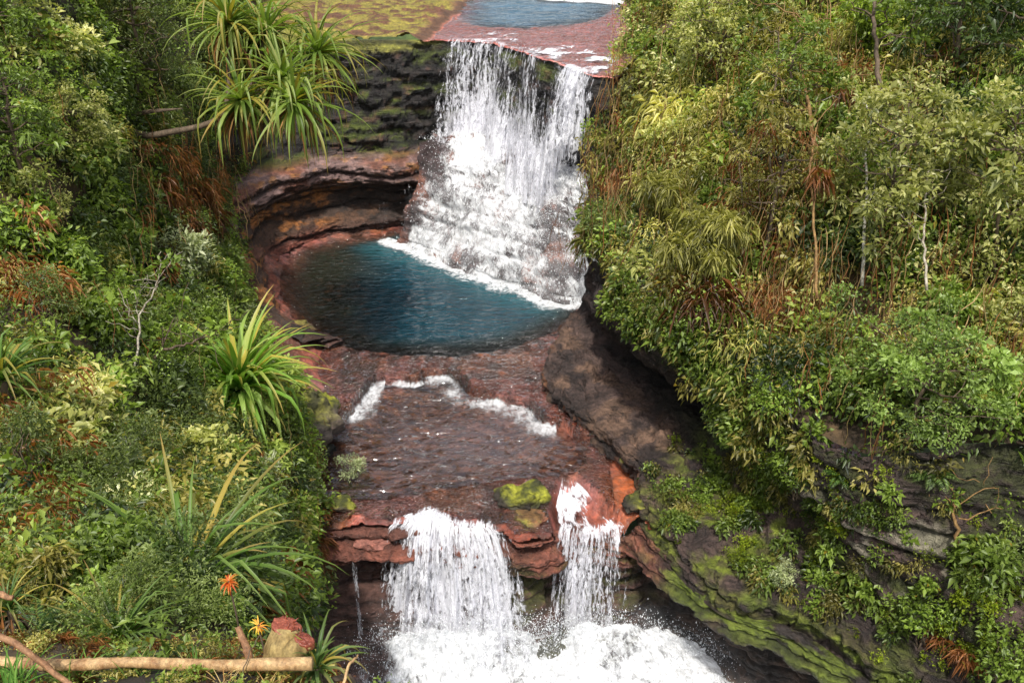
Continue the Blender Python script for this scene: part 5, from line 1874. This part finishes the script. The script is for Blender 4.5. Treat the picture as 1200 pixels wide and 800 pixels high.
for a in [
    ('feathery_tree', 'tree_fine', 175, 165, 'l', .95, 'dark green feathery tree behind the branching screw pine at the top left', 'tree'),
    ('broadleaf_tree', 'tree_broad', 40, 235, 'l', .62, 'near leafy tree with glossy bright leaves at the left edge, upper half', 'tree'),
    ('pale_tree', 'tree_pale', 95, 215, 'l', .55, 'tree with pale yellow green leaves between the left edge and the feathery tree', 'tree'),
    ('broadleaf_tree', 'tree_broad', 20, 95, 'l', .5, 'leafy tree filling the top left corner with bright green leaves', 'tree'),
    ('leafy_shrub', 'grey1', 215, 335, 'l', 1.15, 'pale grey green shrub on the bank left of the teal pool', 'shrub'),
    ('leafy_shrub', 'lush1', 262, 355, 'l', .9, 'fresh green shrub at the pool edge, beside the grey green one', 'shrub'),
    ('leafy_shrub', 'pale1', 85, 520, 'l', .62, 'whitish leaved shrub with round leaves at left, below the arching strap leaves', 'shrub'),
    ('leafy_shrub', 'pale2', 130, 545, 'l', .5, 'second whitish leaved shrub, lower and right of the round leaved one', 'shrub'),
    ('leafy_shrub', 'fine2', 170, 580, 'l', .8, 'feathery yellow green shrub below the big screw pine', 'shrub'),
    ('leafy_shrub', 'fine1', 225, 530, 'l', .8, 'soft feathery shrub directly under the strap leaves of the big screw pine', 'shrub'),
    ('leafy_shrub', 'broad1', 80, 330, 'l', .8, 'dull green shrub with narrow leaves at left of the thin whitish stem', 'shrub'),
    ('leafy_shrub', 'broad2', 140, 310, 'l', .9, 'spreading green shrub left of the grey green shrub', 'shrub'),
    ('leafy_shrub', 'lush2', 205, 430, 'l', .9, 'bright small leaved shrub around the thin forked stem', 'shrub'),
    ('leafy_shrub', 'dark1', 30, 300, 'l', .7, 'dark shrub with brown stems at the left edge, mid height', 'shrub'),
    ('leafy_shrub', 'lush1', 105, 690, 'l', .45, 'shrub with shiny heart shaped leaves above the wooden rail', 'shrub'),
    ('leafy_shrub', 'fine1', 40, 660, 'l', .5, 'brownish green feathery shrub at the left edge above the broken branch', 'shrub'),
    ('leafy_shrub', 'lush2', 250, 735, 'l', .28, 'leafy green shrub under the orange flower head', 'shrub'),
    ('leafy_shrub', 'fine2', 165, 735, 'l', .4, 'feathery shrub behind the middle of the wooden rail', 'shrub'),
    ('leafy_shrub', 'dark1', 190, 240, 'l', .8, 'shaded shrub among brown trunks below the feathery tree', 'shrub'),
    ('leafy_shrub', 'pale1', 70, 560, 'l', .7, 'large whitish leaved shrub on the left slope, lowest of the whitish ones', 'shrub'),
    ('leafy_shrub', 'fine1', 120, 610, 'l', .85, 'big soft feathery mound left of the dark drooping screw pine', 'shrub'),
    ('leafy_shrub', 'fine2', 40, 590, 'l', .7, 'tall feathery shrub at the left edge below the whitish leaved shrubs', 'shrub'),
    ('leafy_shrub', 'grey1', 300, 590, 'l', .9, 'pale grey leaved shrub at the edge of the bank beside the red ledge', 'shrub'),
    ('leafy_shrub', 'fine1', 275, 640, 'l', .7, 'feathery shrub on the rim of the bank above the dried brown shrub', 'shrub'),
    ('leafy_shrub', 'broad1', 150, 690, 'l', .5, 'shiny leaved shrub right of the heart leaved one above the rail', 'shrub'),
    ('leafy_shrub', 'olive1', 70, 720, 'l', .45, 'olive brown shrub behind the left part of the rail', 'shrub'),
    ('leafy_shrub', 'pale2', 60, 265, 'l', .75, 'shrub with glinting pale leaves at left below the near leafy tree', 'shrub'),
    ('leafy_shrub', 'broad2', 120, 400, 'l', .8, 'dull green mound left of the thin whitish forked stem', 'shrub'),
    ('leafy_shrub', 'lush1', 240, 400, 'l', .8, 'bright green shrub just behind the big screw pine', 'shrub'),
    ('leafy_shrub', 'fine2', 55, 400, 'l', .8, 'feathery shrub over the arching strap leaves at the left edge', 'shrub'),
    ('leafy_shrub', 'dark1', 205, 500, 'l', .8, 'shaded dark shrub in the hollow left of the mossy outcrop', 'shrub'),
    ('leafy_shrub', 'pale1', 250, 560, 'l', .7, 'light leaved shrub between the mossy outcrop and the dark screw pine', 'shrub'),
    ('leafy_shrub', 'grey1', 240, 310, 'l', .8, 'small grey green shrub overlooking the ledges left of the teal pool', 'shrub'),
    ('leafy_shrub', 'fine1', 250, 250, 'l', 1.0, 'feathery shrub under the hanging heads of the branching screw pine', 'shrub'),
    ('fern_clump', 'fern', 45, 735, 'l', .45, 'fern clump behind the left end of the wooden rail', 'fern'),
    ('fern_clump', 'fern', 250, 600, 'l', .8, 'dark fern below the mossy outcrop at the river edge', 'fern'),
]:
    plant(a[0], *a[1:], GL)


def at_px(name, key, px, py, z, sc, label, cat, group=None, rz=0, tilt=(0, 0)):
    return place(name, proto[key], U(px, py, z=z), rz, sc, label, cat, group, tilt)


at_px('leafy_shrub', 'grey1', 352, 612, -.7, .95, 'grey green shrub overhanging the red ledge at the lower left of the river', 'shrub', GL, .4)
at_px('leafy_shrub', 'grey1', 412, 560, -.55, .5, 'small grey twiggy shrub standing in the shallow second pool', 'shrub', GL, 2)
at_px('leafy_shrub', 'dry1', 372, 650, -1.6, .95, 'rusty brown dried shrub hanging on the ledge left of the lower falls', 'shrub', GL, 1)
at_px('leafy_shrub', 'olive1', 340, 668, -2.0, .8, 'olive shrub hanging below the grey green one on the lower left ledge', 'shrub', GL, 3)
at_px('leafy_shrub', 'lush2', 415, 72, 9.0, .5, 'small fern like shrub on the dark cliff left of the upper fall', 'shrub', GL, 0)

# --- thin single trunks seen among the leaves
def trunk_thing(name, pts, rad, mat, label, r, cat='tree', twigs=6, leaf='broad', leafn=0, group=None):
    P = np.array([U(a, b, t=t) for a, b, t in pts])
    b0 = P[0].copy()
    main = cr(P - b0, 16)
    main[1:-1] += r.normal(0, .03, (14, 3))
    e = empty(name, tuple(b0), label, cat, group)
    paths, cen = [(main, np.linspace(rad, rad * .5, 16))], []
    for k in range(twigs):
        i = r.integers(5, 16)
        e_ = main[i] + np.array([r.normal(0, .8), r.normal(0, .5), r.uniform(.1, .9)])
        w_ = wander(main[i], e_, r, 7, .4)
        paths.append((w_, np.linspace(rad * .4, .008, 7)))
        for q in range(2):
            paths.append((wander(w_[4], w_[4] + r.normal(0, .45, 3) + [0, 0, .2], r, 5, .4), np.linspace(rad * .2, .006, 5)))
        cen.append(e_)
    v, f, _ = tubes(paths, 7)
    obj('trunk', mesh_from('trunk', v, f, mat, smooth=True), e)
    if leafn:
        cen = np.array(cen[:leafn])
        v, f, c = leaf_cloud(cen, np.full(len(cen), .38), np.tile([0, 0, 1.0], (len(cen), 1)), leaf, r, 110)
        obj('crown', mesh_from('crown', v, f, M_leaf, c), e)
    return e


rt = np.random.default_rng(77)
M_speck = bark_mat('speckled_bark', (.05, .04, .03), (.6, .56, .46), 16)
M_orbark = bark_mat('mossy_orange_bark', (.12, .06, .02), (.34, .2, .07), 8)
trunk_thing('bare_tree', [(958, 190, 28.5), (948, 120, 28.6), (938, 60, 28.8), (945, 20, 29)], .07, M_orbark, 'half bare tree with twisted orange mossy branches on the upper right slope', rt, twigs=9, leaf='olive', leafn=4, group=GR)
trunk_thing('tall_trunk_tree', [(1032, 110, 28.0), (1027, 50, 28.2), (1023, 0, 28.4), (1022, -60, 28.6)], .085, M_bark, 'tall thin reddish brown trunk rising past the top edge right of the bare branches', rt, twigs=6, leaf='broad', leafn=4, group=GR)
trunk_thing('white_trunk_tree', [(1010, 335, 25.2), (1013, 260, 25.4), (1016, 190, 25.6), (1022, 130, 26.0)], .055, M_speck, 'slender speckled white trunk in the middle of the right slope', rt, twigs=3, leaf='pale', leafn=3, group=GR)
for i, (pts, rad_, mt, lab) in enumerate([
    ([(905, 230, 28.5), (903, 170, 28.8), (908, 100, 29.4), (912, 40, 30)], .05, M_bark, 'slim brown trunk left of the half bare twisted tree'),
    ([(958, 350, 24.6), (954, 280, 24.8), (950, 210, 25.2), (956, 150, 25.8)], .045, M_orbark, 'orange brown vine covered stem left of the speckled white trunk'),
    ([(1086, 340, 23.0), (1083, 270, 23.3), (1088, 200, 23.8)], .04, M_palebark, 'thin pale stem right of the speckled white trunk'),
    ([(868, 310, 28.0), (872, 250, 28.3), (866, 190, 28.8)], .045, M_bark, 'thin dark stem above the drooping bamboo clumps'),
    ([(1122, 640, 21.5), (1116, 590, 21.4), (1112, 540, 21.4)], .05, M_orbark, 'creeper covered stem hanging down the rock wall at lower right'),
]):
    trunk_thing('slim_tree', pts, rad_, mt, lab, rt, twigs=5, leaf=['broad', 'dry', 'pale', 'olive', 'lush'][i], leafn=4, group=GR)
trunk_thing('brown_trunk_tree', [(190, 270, 32.5), (191, 225, 32.8), (193, 170, 33)], .11, M_bark, 'dark upright trunk below the feathery tree at upper left', rt, twigs=4, leaf='fine', leafn=3, group=GL)
trunk_thing('brown_trunk_tree', [(150, 285, 29), (155, 230, 29.2), (150, 180, 29.5)], .07, M_orbark, 'orange brown leaning stem left of the dark upright trunk', rt, twigs=4, leaf='dry', leafn=2, group=GL)
trunk_thing('forked_stem_tree', [(155, 455, 21), (160, 420, 21.2), (166, 370, 21.6), (185, 335, 22)], .035, M_palebark, 'thin whitish forked stem left of the big screw pine', rt, twigs=6, leaf='lush', leafn=5, group=GL)
trunk_thing('forked_stem_tree', [(172, 440, 22.5), (185, 412, 22.6), (215, 405, 23), (240, 395, 23.4)], .05, M_bark, 'dark crooked bough reaching toward the big screw pine', rt, twigs=6, leaf='lush', leafn=4, group=GL)

# --- screw pines (pandanus): strap leaves on bare stems
SP = 'screw pines with strap leaves on the left bank'
GREEN2 = ((.06, .14, .015), (.16, .32, .04), (.40, .48, .15))
b0 = U(150, 190, t=30)


def rel(px, py, t):
    return tuple(U(px, py, t=t) - b0)


heads = [(rel(268, 28, 29.5), (.1, 0, .6)), (rel(330, 92, 29), (.5, -.1, .1)), (rel(372, 62, 30), (.5, 0, .3)), (rel(300, 60, 30.5), (.2, .2, .4)), (rel(282, 118, 28.8), (.3, -.2, -.1)), (rel(345, 120, 28.6), (.5, -.2, -.1)), (rel(312, 40, 30), (.2, 0, .4))]
pr = pandanus_proto(31, 88, 2.7, .13, (rel(118, 135, 31), rel(165, 158, 30), rel(200, 155, 29.6), rel(245, 145, 29.4), rel(282, 122, 29)), heads, .11, 26, (1.3, -.85), ((.09, .16, .02), (.22, .34, .05), (.48, .54, .18)))
place('screw_pine', pr, b0, 0, 1, 'branching screw pine with several yellow tipped heads arching out at the top left', 'screw pine', SP)
p_ = pandanus_proto(32, 210, 3.3, .18, ((0, 0, -.9), (.1, 0, .1)), None, .16, 26, (1.45, -.55), GREEN2)
place('screw_pine', p_, U(278, 462, t=26.4), .3, 1.0, 'big bright screw pine sitting on the mossy outcrop beside the river', 'screw pine', SP)
p_ = pandanus_proto(33, 60, 1.65, .08, ((0, 0, -.6), (0, 0, .1)), None, .09, 8, (1.4, -.2))
place('screw_pine', p_, U(4, 452, t=16.2), 0, 1.0, 'screw pine with long arching leaves cut by the left edge', 'screw pine', SP)
p_ = pandanus_proto(34, 90, 2.1, .075, ((0, 0, -1.2), (.1, 0, .0), (.18, 0, .5)), None, .10, 10, (1.3, -.5), ((.04, .10, .012), (.10, .20, .03), (.22, .32, .08)))
place('screw_pine', p_, U(222, 740, t=10.8), 1.2, 1.0, 'dark screw pine with drooping leaves above the orange flower head', 'screw pine', SP)
place('screw_pine', p_, U(150, 775, t=8.0), 2.4, .4, 'shaded low screw pine just behind the wooden rail', 'screw pine', SP)
p_ = pandanus_proto(35, 46, .42, .026, ((0, 0, -.25), (0, 0, .02)), None, .03, 6, (1.35, -.3), ((.04, .09, .02), (.10, .19, .05), (.24, .30, .12)))
place('screw_pine', p_, U(372, 788, t=5.9), .5, 1.0, 'small strap leaved screw pine at the bottom, right of the cut stump', 'screw pine', SP)
p_ = pandanus_proto(36, 40, 1.1, .05, ((0, 0, -.5), (0, 0, .1)), None, .06, 5, (1.45, .1), ((.02, .06, .012), (.05, .12, .025), (.12, .20, .06)))
place('screw_pine', p_, U(192, 590, t=16), .5, 1.0, 'upright dark screw pine left of the dark fern', 'screw pine', SP)
place('screw_pine', p_, U(12, 720, t=7.6), 1.5, .45, 'broad green strap leaves at the left edge above the rail', 'screw pine', SP)

# ================================================================== loose rocks
def boulder(name, px, py, z, size, label, seed, col_a, col_b, moss=.8, lobes=1, rz=0, rough=.22):
    import bmesh
    bm = bmesh.new()
    bmesh.ops.create_icosphere(bm, subdivisions=5, radius=1)
    bm.verts.ensure_lookup_table()
    V = np.array([v.co[:] for v in bm.verts])
    Fc = np.array([[v.index for v in f.verts] for f in bm.faces])
    bm.free()
    d = V / np.linalg.norm(V, axis=1, keepdims=True)
    # faceted block: cut by random planes
    r = np.random.default_rng(seed)
    pn = norm(np.concatenate([r.normal(size=(11, 3)), [[0, 0, 1], [0, 0, -1]]]))
    po = r.uniform(.62, .9, 13)
    po[-2:] = (.62, .6)
    rad = np.min(np.where(d @ pn.T > .05, po[None] / np.maximum(d @ pn.T, .05), 9), 1).clip(0, 1.15)
    rad = rad * (1 + rough * fbm(d + seed, 1.8, 4, seed) + .07 * fbm(d + seed, 6, 3, seed + 1))
    V = d * rad[:, None]
    if lobes == 2:
        V[:, 2] *= 1 - .35 * ss(.25, .0, np.abs(V[:, 0] + .12))
        V[:, 2] *= 1 + .25 * ss(0, .3, V[:, 0])
    V = V * np.array(size)
    c, s = math.cos(rz), math.sin(rz)
    V = V @ np.array([[c, s, 0], [-s, c, 0], [0, 0, 1]])
    up = d[:, 2]
    n1_, n2_ = fbm(V, 1.4, 4, seed + 2), fbm(V, 5, 3, seed + 3)
    col = mix(np.array(col_a), np.array(col_b), ss(-.3, .4, n1_))
    mc = mix(np.array([.055, .06, .008]), np.array([.25, .25, .022]), ss(-.3, .5, n1_ + .5 * n2_))
    col = mix(col, mc, moss * ss(-.05, .5, up + .5 * n1_))
    o = obj(name, mesh_from(name, V, Fc, M_stone, np.clip(col, .004, 1), True), None, tuple(U(px, py, z=z)))
    return tag(o, label, 'rock')


DK, BR2, RD2 = (.035, .028, .02), (.12, .08, .05), (.24, .09, .05)
boulder('mossy_boulder', 607, 584, -.38, (.95, .6, .52), 'yellow green mossy boulder between the two lower waterfalls', 201, DK, (.06, .06, .02), 1.0, 2, -.25)
boulder('mossy_slab', 618, 606, -.62, (.85, .45, .26), 'flat mossy slab lying in front of the yellow green boulder', 202, RD2, (.12, .07, .04), .55)
boulder('mossy_outcrop', 338, 500, .55, (1.7, 1.5, 1.5), 'big mossy rock outcrop under the screw pine at the river edge', 203, (.09, .07, .06), (.22, .16, .13), .75, 1, .3, .35)
boulder('mossy_outcrop', 372, 482, .5, (.75, .7, .95), 'yellow mossy shoulder of rock at the right foot of the big outcrop', 204, (.09, .07, .05), (.2, .15, .1), 1.0)
boulder('mossy_stone', 398, 590, -.4, (.5, .38, .3), 'small yellow mossy stone on the lip left of the wide lower fall', 205, DK, BR2, 1.0)
boulder('dark_stone', 376, 530, -.52, (.55, .4, .22), 'dark wet stone in the water below the mossy outcrop', 206, (.012, .014, .012), (.03, .03, .025), .05)
boulder('bank_boulder', 345, 385, .25, (.8, .7, .45), 'flat brown and yellow rock at the near left rim of the teal pool', 207, BR2, (.2, .12, .06), .5)
boulder('wet_boulder', 655, 328, .55, (.85, .7, .75), 'wet dark rock poking out of the foam at the right foot of the upper fall', 208, (.05, .035, .035), (.16, .08, .07), .0)
boulder('wet_boulder', 690, 318, .7, (.8, .8, 1.1), 'wet brown rock at the right end of the foam below the upper fall', 209, (.05, .035, .03), (.17, .09, .07), .15)
boulder('wet_boulder', 628, 272, 2.0, (.7, .6, .55), 'reddish rock showing through the white water halfway down the cascade', 210, (.08, .04, .04), (.2, .10, .09), .0)
boulder('mossy_stone', 742, 538, .0, (.42, .4, .35), 'mossy stone beside the orange rock at the right river edge', 211, DK, BR2, .8)
boulder('mossy_stone', 748, 588, -.1, (.5, .4, .4), 'mossy stone above the undercut ledge right of the notch fall', 212, DK, BR2, .9)
boulder('red_stone', 285, 300, 1.2, (.9, .8, .6), 'red brown block on the ledges at the left of the teal pool', 213, (.14, .06, .04), (.27, .11, .05), .0)
boulder('red_stone', 436, 634, -1.0, (.5, .35, .22), 'red block on the ledge left of the wide lower fall', 214, (.2, .07, .05), (.3, .12, .09), .0)

# ================================================================== foreground: rail, stump, branches, flowers
def pole(name, pts, radii, mat, label, cat, seed, sides=14, knots=0):
    P = np.array([U(a, b, t=t) for a, b, t in pts])
    b0 = P[0].copy()
    r = np.random.default_rng(seed)
    m_ = cr(P - b0, 60) + 0.0
    m_ += np.stack([fbm(np.stack([np.linspace(0, 4, 60), np.full(60, k), np.zeros(60)], -1), 1, 3, seed + k) for k in range(3)], -1) * .012
    rr = np.interp(np.linspace(0, 1, 60), np.linspace(0, 1, len(radii)), radii)
    rr = rr * (1 + .05 * fbm(np.stack([np.linspace(0, 14, 60), np.zeros(60), np.zeros(60)], -1), 1, 3, seed))
    for k in range(knots):
        c_ = r.uniform(.05, .95)
        rr = rr * (1 + .22 * np.exp(-((np.linspace(0, 1, 60) - c_) / .012) ** 2))
    v, f, _ = tubes([(m_, rr)], sides)
    o = obj(name, mesh_from(name, v, f, mat, smooth=True), None, tuple(b0))
    return tag(o, label, cat)


M_rail = bark_mat('peeled_wood', (.22, .10, .035), (.62, .42, .2), 9, .6)
M_branch = bark_mat('weathered_branch', (.16, .07, .03), (.36, .19, .09), 9, .7)
M_stump = bark_mat('stump_bark', (.16, .10, .03), (.46, .34, .13), 9, .75)
M_cut = bark_mat('red_cut_wood', (.16, .03, .015), (.42, .12, .07), 14, .25)
pole('wooden_rail', [(-60, 774, 5.6), (60, 778, 5.57), (150, 777, 5.55), (260, 781, 5.5), (366, 776, 5.5)], [.033, .036, .034, .037, .041], M_rail, 'peeled wooden pole lying across the bottom left as a rail', 'rail', 301, 16, 3)
pole('broken_branch', [(-20, 738, 5.2), (20, 752, 5.2), (50, 776, 5.2), (90, 812, 5.2)], [.02, .019, .018, .016], M_branch, 'bent brown branch crossing over the left end of the rail', 'branch', 302, 10, 2)
pole('broken_branch', [(-30, 697, 5.5), (0, 696, 5.5), (14, 700, 5.5)], [.02, .021, .016], M_branch, 'stub of brown branch poking in at the left edge above the rail', 'branch', 303, 10)
pole('leaning_branch', [(310, 830, 5.75), (292, 768, 5.8), (280, 735, 5.85)], [.028, .026, .02], M_branch, 'leaning orange stem crossing behind the rail left of the stump', 'branch', 304, 12, 1)
pole('dry_stick', [(286, 800, 5.4), (290, 770, 5.45), (305, 742, 5.6)], [.004, .004, .003], M_bark, 'thin dark stick leaning on the rail beside the orange stem', 'branch', 305, 6)
pole('dry_stick', [(398, 815, 5.5), (408, 780, 5.6), (419, 768, 5.7)], [.010, .010, .006], M_rail, 'pale cut stick in the small strap leaved plant at the bottom', 'branch', 306, 8)

# the forked stump: two trunks grown together with raw red cuts
sb = U(330, 806, t=5.9)
st = empty('cut_stump', tuple(sb), 'forked pale stump with raw red cut tops standing behind the rail end', 'stump')
ctr = U(336, 735, t=5.9) - sb
ctr2 = U(357, 750, t=5.8) - sb
TWO = []
for (top_, r0, r1, a_) in [(ctr, .135, .095, 0), (ctr2, .10, .062, 1)]:
    m_ = cr(np.array([np.array([.03 * a_, 0, -.5]) + np.array([-.06 + .12 * a_, 0, 0]), top_ * .5 + np.array([-.02, 0, 0]), top_]), 40)
    v, f, _ = tubes([(m_, np.linspace(r0, r1, 40))], 40)
    n_ = fbm(v * np.array([1, 1, .3]), 14, 4, 310 + a_)
    cen_ = m_[np.clip((np.arange(len(v)) // 40), 0, 39)]
    v = cen_ + (v - cen_) * (1 + .13 * n_)[:, None]
    TWO.append((v, f, np.ones((len(v), 3))))
v, f, c = merge(TWO)
obj('stump_trunk', mesh_from('stump_trunk', v, f, M_stump, smooth=True), st)
for (top_, r1, tilt) in [(ctr, .096, (-.15, .3)), (ctr2, .063, (-.2, .35))]:
    a = np.linspace(0, 2 * np.pi, 40, endpoint=False)
    rings = []
    for k, rr in enumerate([1.0, 1.03, .97, .8, .62, .45, .28, .12, 0.01]):
        ra = rr * r1 * (1 + .12 * fbm(np.stack([np.cos(a) * 1.5, np.sin(a) * 1.5, np.full(40, 0.0)], -1), 1, 3, 320))
        x, y = np.cos(a) * ra, np.sin(a) * ra
        spl = np.abs(vnoise(np.stack([x * 45, y * 45, 0 * x + 9], -1), 321))
        z_ = np.full(40, [-.035, .0, .01, .01, .01, .01, .01, .01, .01][k]) - tilt[1] * x + tilt[0] * y + (.013 * spl if k > 1 else 0)
        rings.append(np.stack([x, y, z_], -1))
    V = np.concatenate(rings) + top_
    i = np.arange(8)[:, None] * 40 + np.arange(40)[None]
    j = np.arange(8)[:, None] * 40 + (np.arange(40)[None] + 1) % 40
    f = np.stack([i, j, j + 40, i + 40], -1).reshape(-1, 4)
    obj('cut_face', mesh_from('cut_face', V, f, M_cut, smooth=False), st)
r9 = np.random.default_rng(99)
pth = []
for k in range(9):
    b9 = ctr + np.array([r9.normal(0, .05), r9.normal(0, .04), .0])
    pth = [(np.array([b9, b9 + np.array([r9.normal(0.02, .02), r9.normal(0, .02), r9.uniform(.02, .07)])]), np.array([.007, .001]))]
    v, f, _ = tubes(pth, 5)
    obj('splinter', mesh_from('splinter', v, f, M_cut), st)


def flower(px, py, t, L_, n, label, seed, cols):
    r = np.random.default_rng(seed)
    top_ = U(px, py, t=t)
    e = empty('orange_flower', tuple(top_ - np.array([0, 0, .35])), label, 'flower')
    az = np.arange(n) * 2.4
    el = r.uniform(-1.2, .9, n)
    D = np.stack([np.cos(az) * np.cos(el), np.sin(az) * np.cos(el), np.sin(el)], 1)
    c = np.array(cols)[r.integers(0, len(cols), n)]
    v, f, c = strips(np.array([[0, 0, .35]]) + D * .01, D, L_ * r.uniform(.5, 1.2, n), L_ * .13, r.uniform(.9, 2.0, n), c, c * np.array([1.1, 1.8, 1.2]), 6, .3)
    obj('petals', mesh_from('petals', v, f, M_leaf, c, True), e)
    v, f, _ = tubes([(np.array([[0, 0, -.3], [.01, 0, .0], [0, 0, .36]]), [.008, .007, .006])], 6)
    obj('flower_stem', mesh_from('flower_stem', v, f, M_bark, smooth=True), e)


flower(268, 682, 6.4, .085, 46, 'orange red drooping flower head above the leafy shrub near the rail', 331, [(.42, .05, .012), (.48, .10, .018), (.45, .20, .03)])
flower(303, 733, 6.0, .07, 20, 'small yellow orange flower head left of the cut stump', 332, [(.75, .36, .05), (.8, .5, .08), (.7, .25, .04)])

# grass tufts at the rail
def tuft(name, P, n, L_, W_, cols, label, seed, up=(1.5, .6)):
    r = np.random.default_rng(seed)
    az = r.uniform(0, 6.28, n)
    el = r.uniform(up[1], up[0], n)
    D = np.stack([np.cos(az) * np.cos(el), np.sin(az) * np.cos(el), np.sin(el)], 1)
    c = np.array(cols)[r.integers(0, len(cols), n)]
    v, f, c = strips(r.normal(0, .02, (n, 3)) * np.array([2, 2, .2]), D, L_ * r.uniform(.5, 1.1, n), W_, r.uniform(.6, 1.6, n), c, c * .9, 6, .3)
    o = obj(name, mesh_from(name, v, f, M_dry, c, True), None, tuple(P))
    return tag(o, label, 'grass tuft')


DRY = [(.5, .34, .12), (.36, .2, .07), (.6, .45, .2), (.24, .13, .05)]
tuft('dry_grass_tuft', U(262, 812, t=5.35), 46, .22, .006, DRY, 'straw coloured dry grass tuft under the rail left of the stump', 341)
tuft('dry_grass_tuft', U(318, 815, t=5.35), 30, .16, .005, DRY, 'dry grass tuft at the foot of the cut stump', 342)
for i, (a_, b_, lab) in enumerate([(90, 803, 'green grass tuft behind the rail, first to the right of the crossing branch'), (165, 806, 'green grass tuft under the middle of the rail'), (225, 806, 'green grass tuft under the rail just left of the straw coloured tuft')]):
    tuft('green_grass_tuft', U(a_, b_, t=5.62), 70, .26, .011, [(.06, .13, .02), (.14, .24, .04), (.28, .25, .08)], lab, 350 + i, (1.5, .3))
tuft('green_grass_tuft', U(20, 808, t=5.3), 34, .3, .012, [(.06, .14, .02), (.12, .22, .04)], 'green grass blades below the left end of the rail', 343)
# ================================================================== daylight
SUN_EL, SUN_AZ = R(60), R(-8)   # azimuth measured from behind the camera, negative = from the left
sd = Vector((math.sin(SUN_AZ) * math.cos(SUN_EL), -math.cos(SUN_AZ) * math.cos(SUN_EL), math.sin(SUN_EL)))
ld = bpy.data.lights.new('sun', 'SUN')
ld.energy = 4.4
ld.angle = R(3)
ld.color = (1.0, 0.96, 0.88)
lo_ = bpy.data.objects.new('sun', ld)
C.objects.link(lo_)
lo_.location = (-20, -20, 60)
lo_.rotation_euler = sd.to_track_quat('Z', 'Y').to_euler()
w = bpy.data.worlds.new('World')
scene.world = w
w.use_nodes = True
nt = w.node_tree
sky = nt.nodes.new('ShaderNodeTexSky')
sky.sky_type = 'NISHITA'
sky.sun_disc = False
sky.sun_elevation = SUN_EL
sky.sun_rotation = math.atan2(sd.x, sd.y)
sky.air_density = 1.0
sky.dust_density = 3.0
bg = nt.nodes['Background']
hs_ = nt.nodes.new('ShaderNodeHueSaturation')
hs_.inputs['Saturation'].default_value = 0.45
hs_.inputs['Value'].default_value = 1.4
nt.links.new(sky.outputs[0], hs_.inputs['Color'])
nt.links.new(hs_.outputs[0], bg.inputs[0])
bg.inputs[1].default_value = 0.15
scene.view_settings.view_transform = 'Standard'
scene.view_settings.look = 'None'
scene.view_settings.exposure = 0
scene.view_settings.gamma = 1
scene.cycles.transparent_max_bounces = 32
scene.cycles.max_bounces = 8
scene.cycles.diffuse_bounces = 3
scene.cycles.use_denoising = True
bpy.context.view_layer.update()
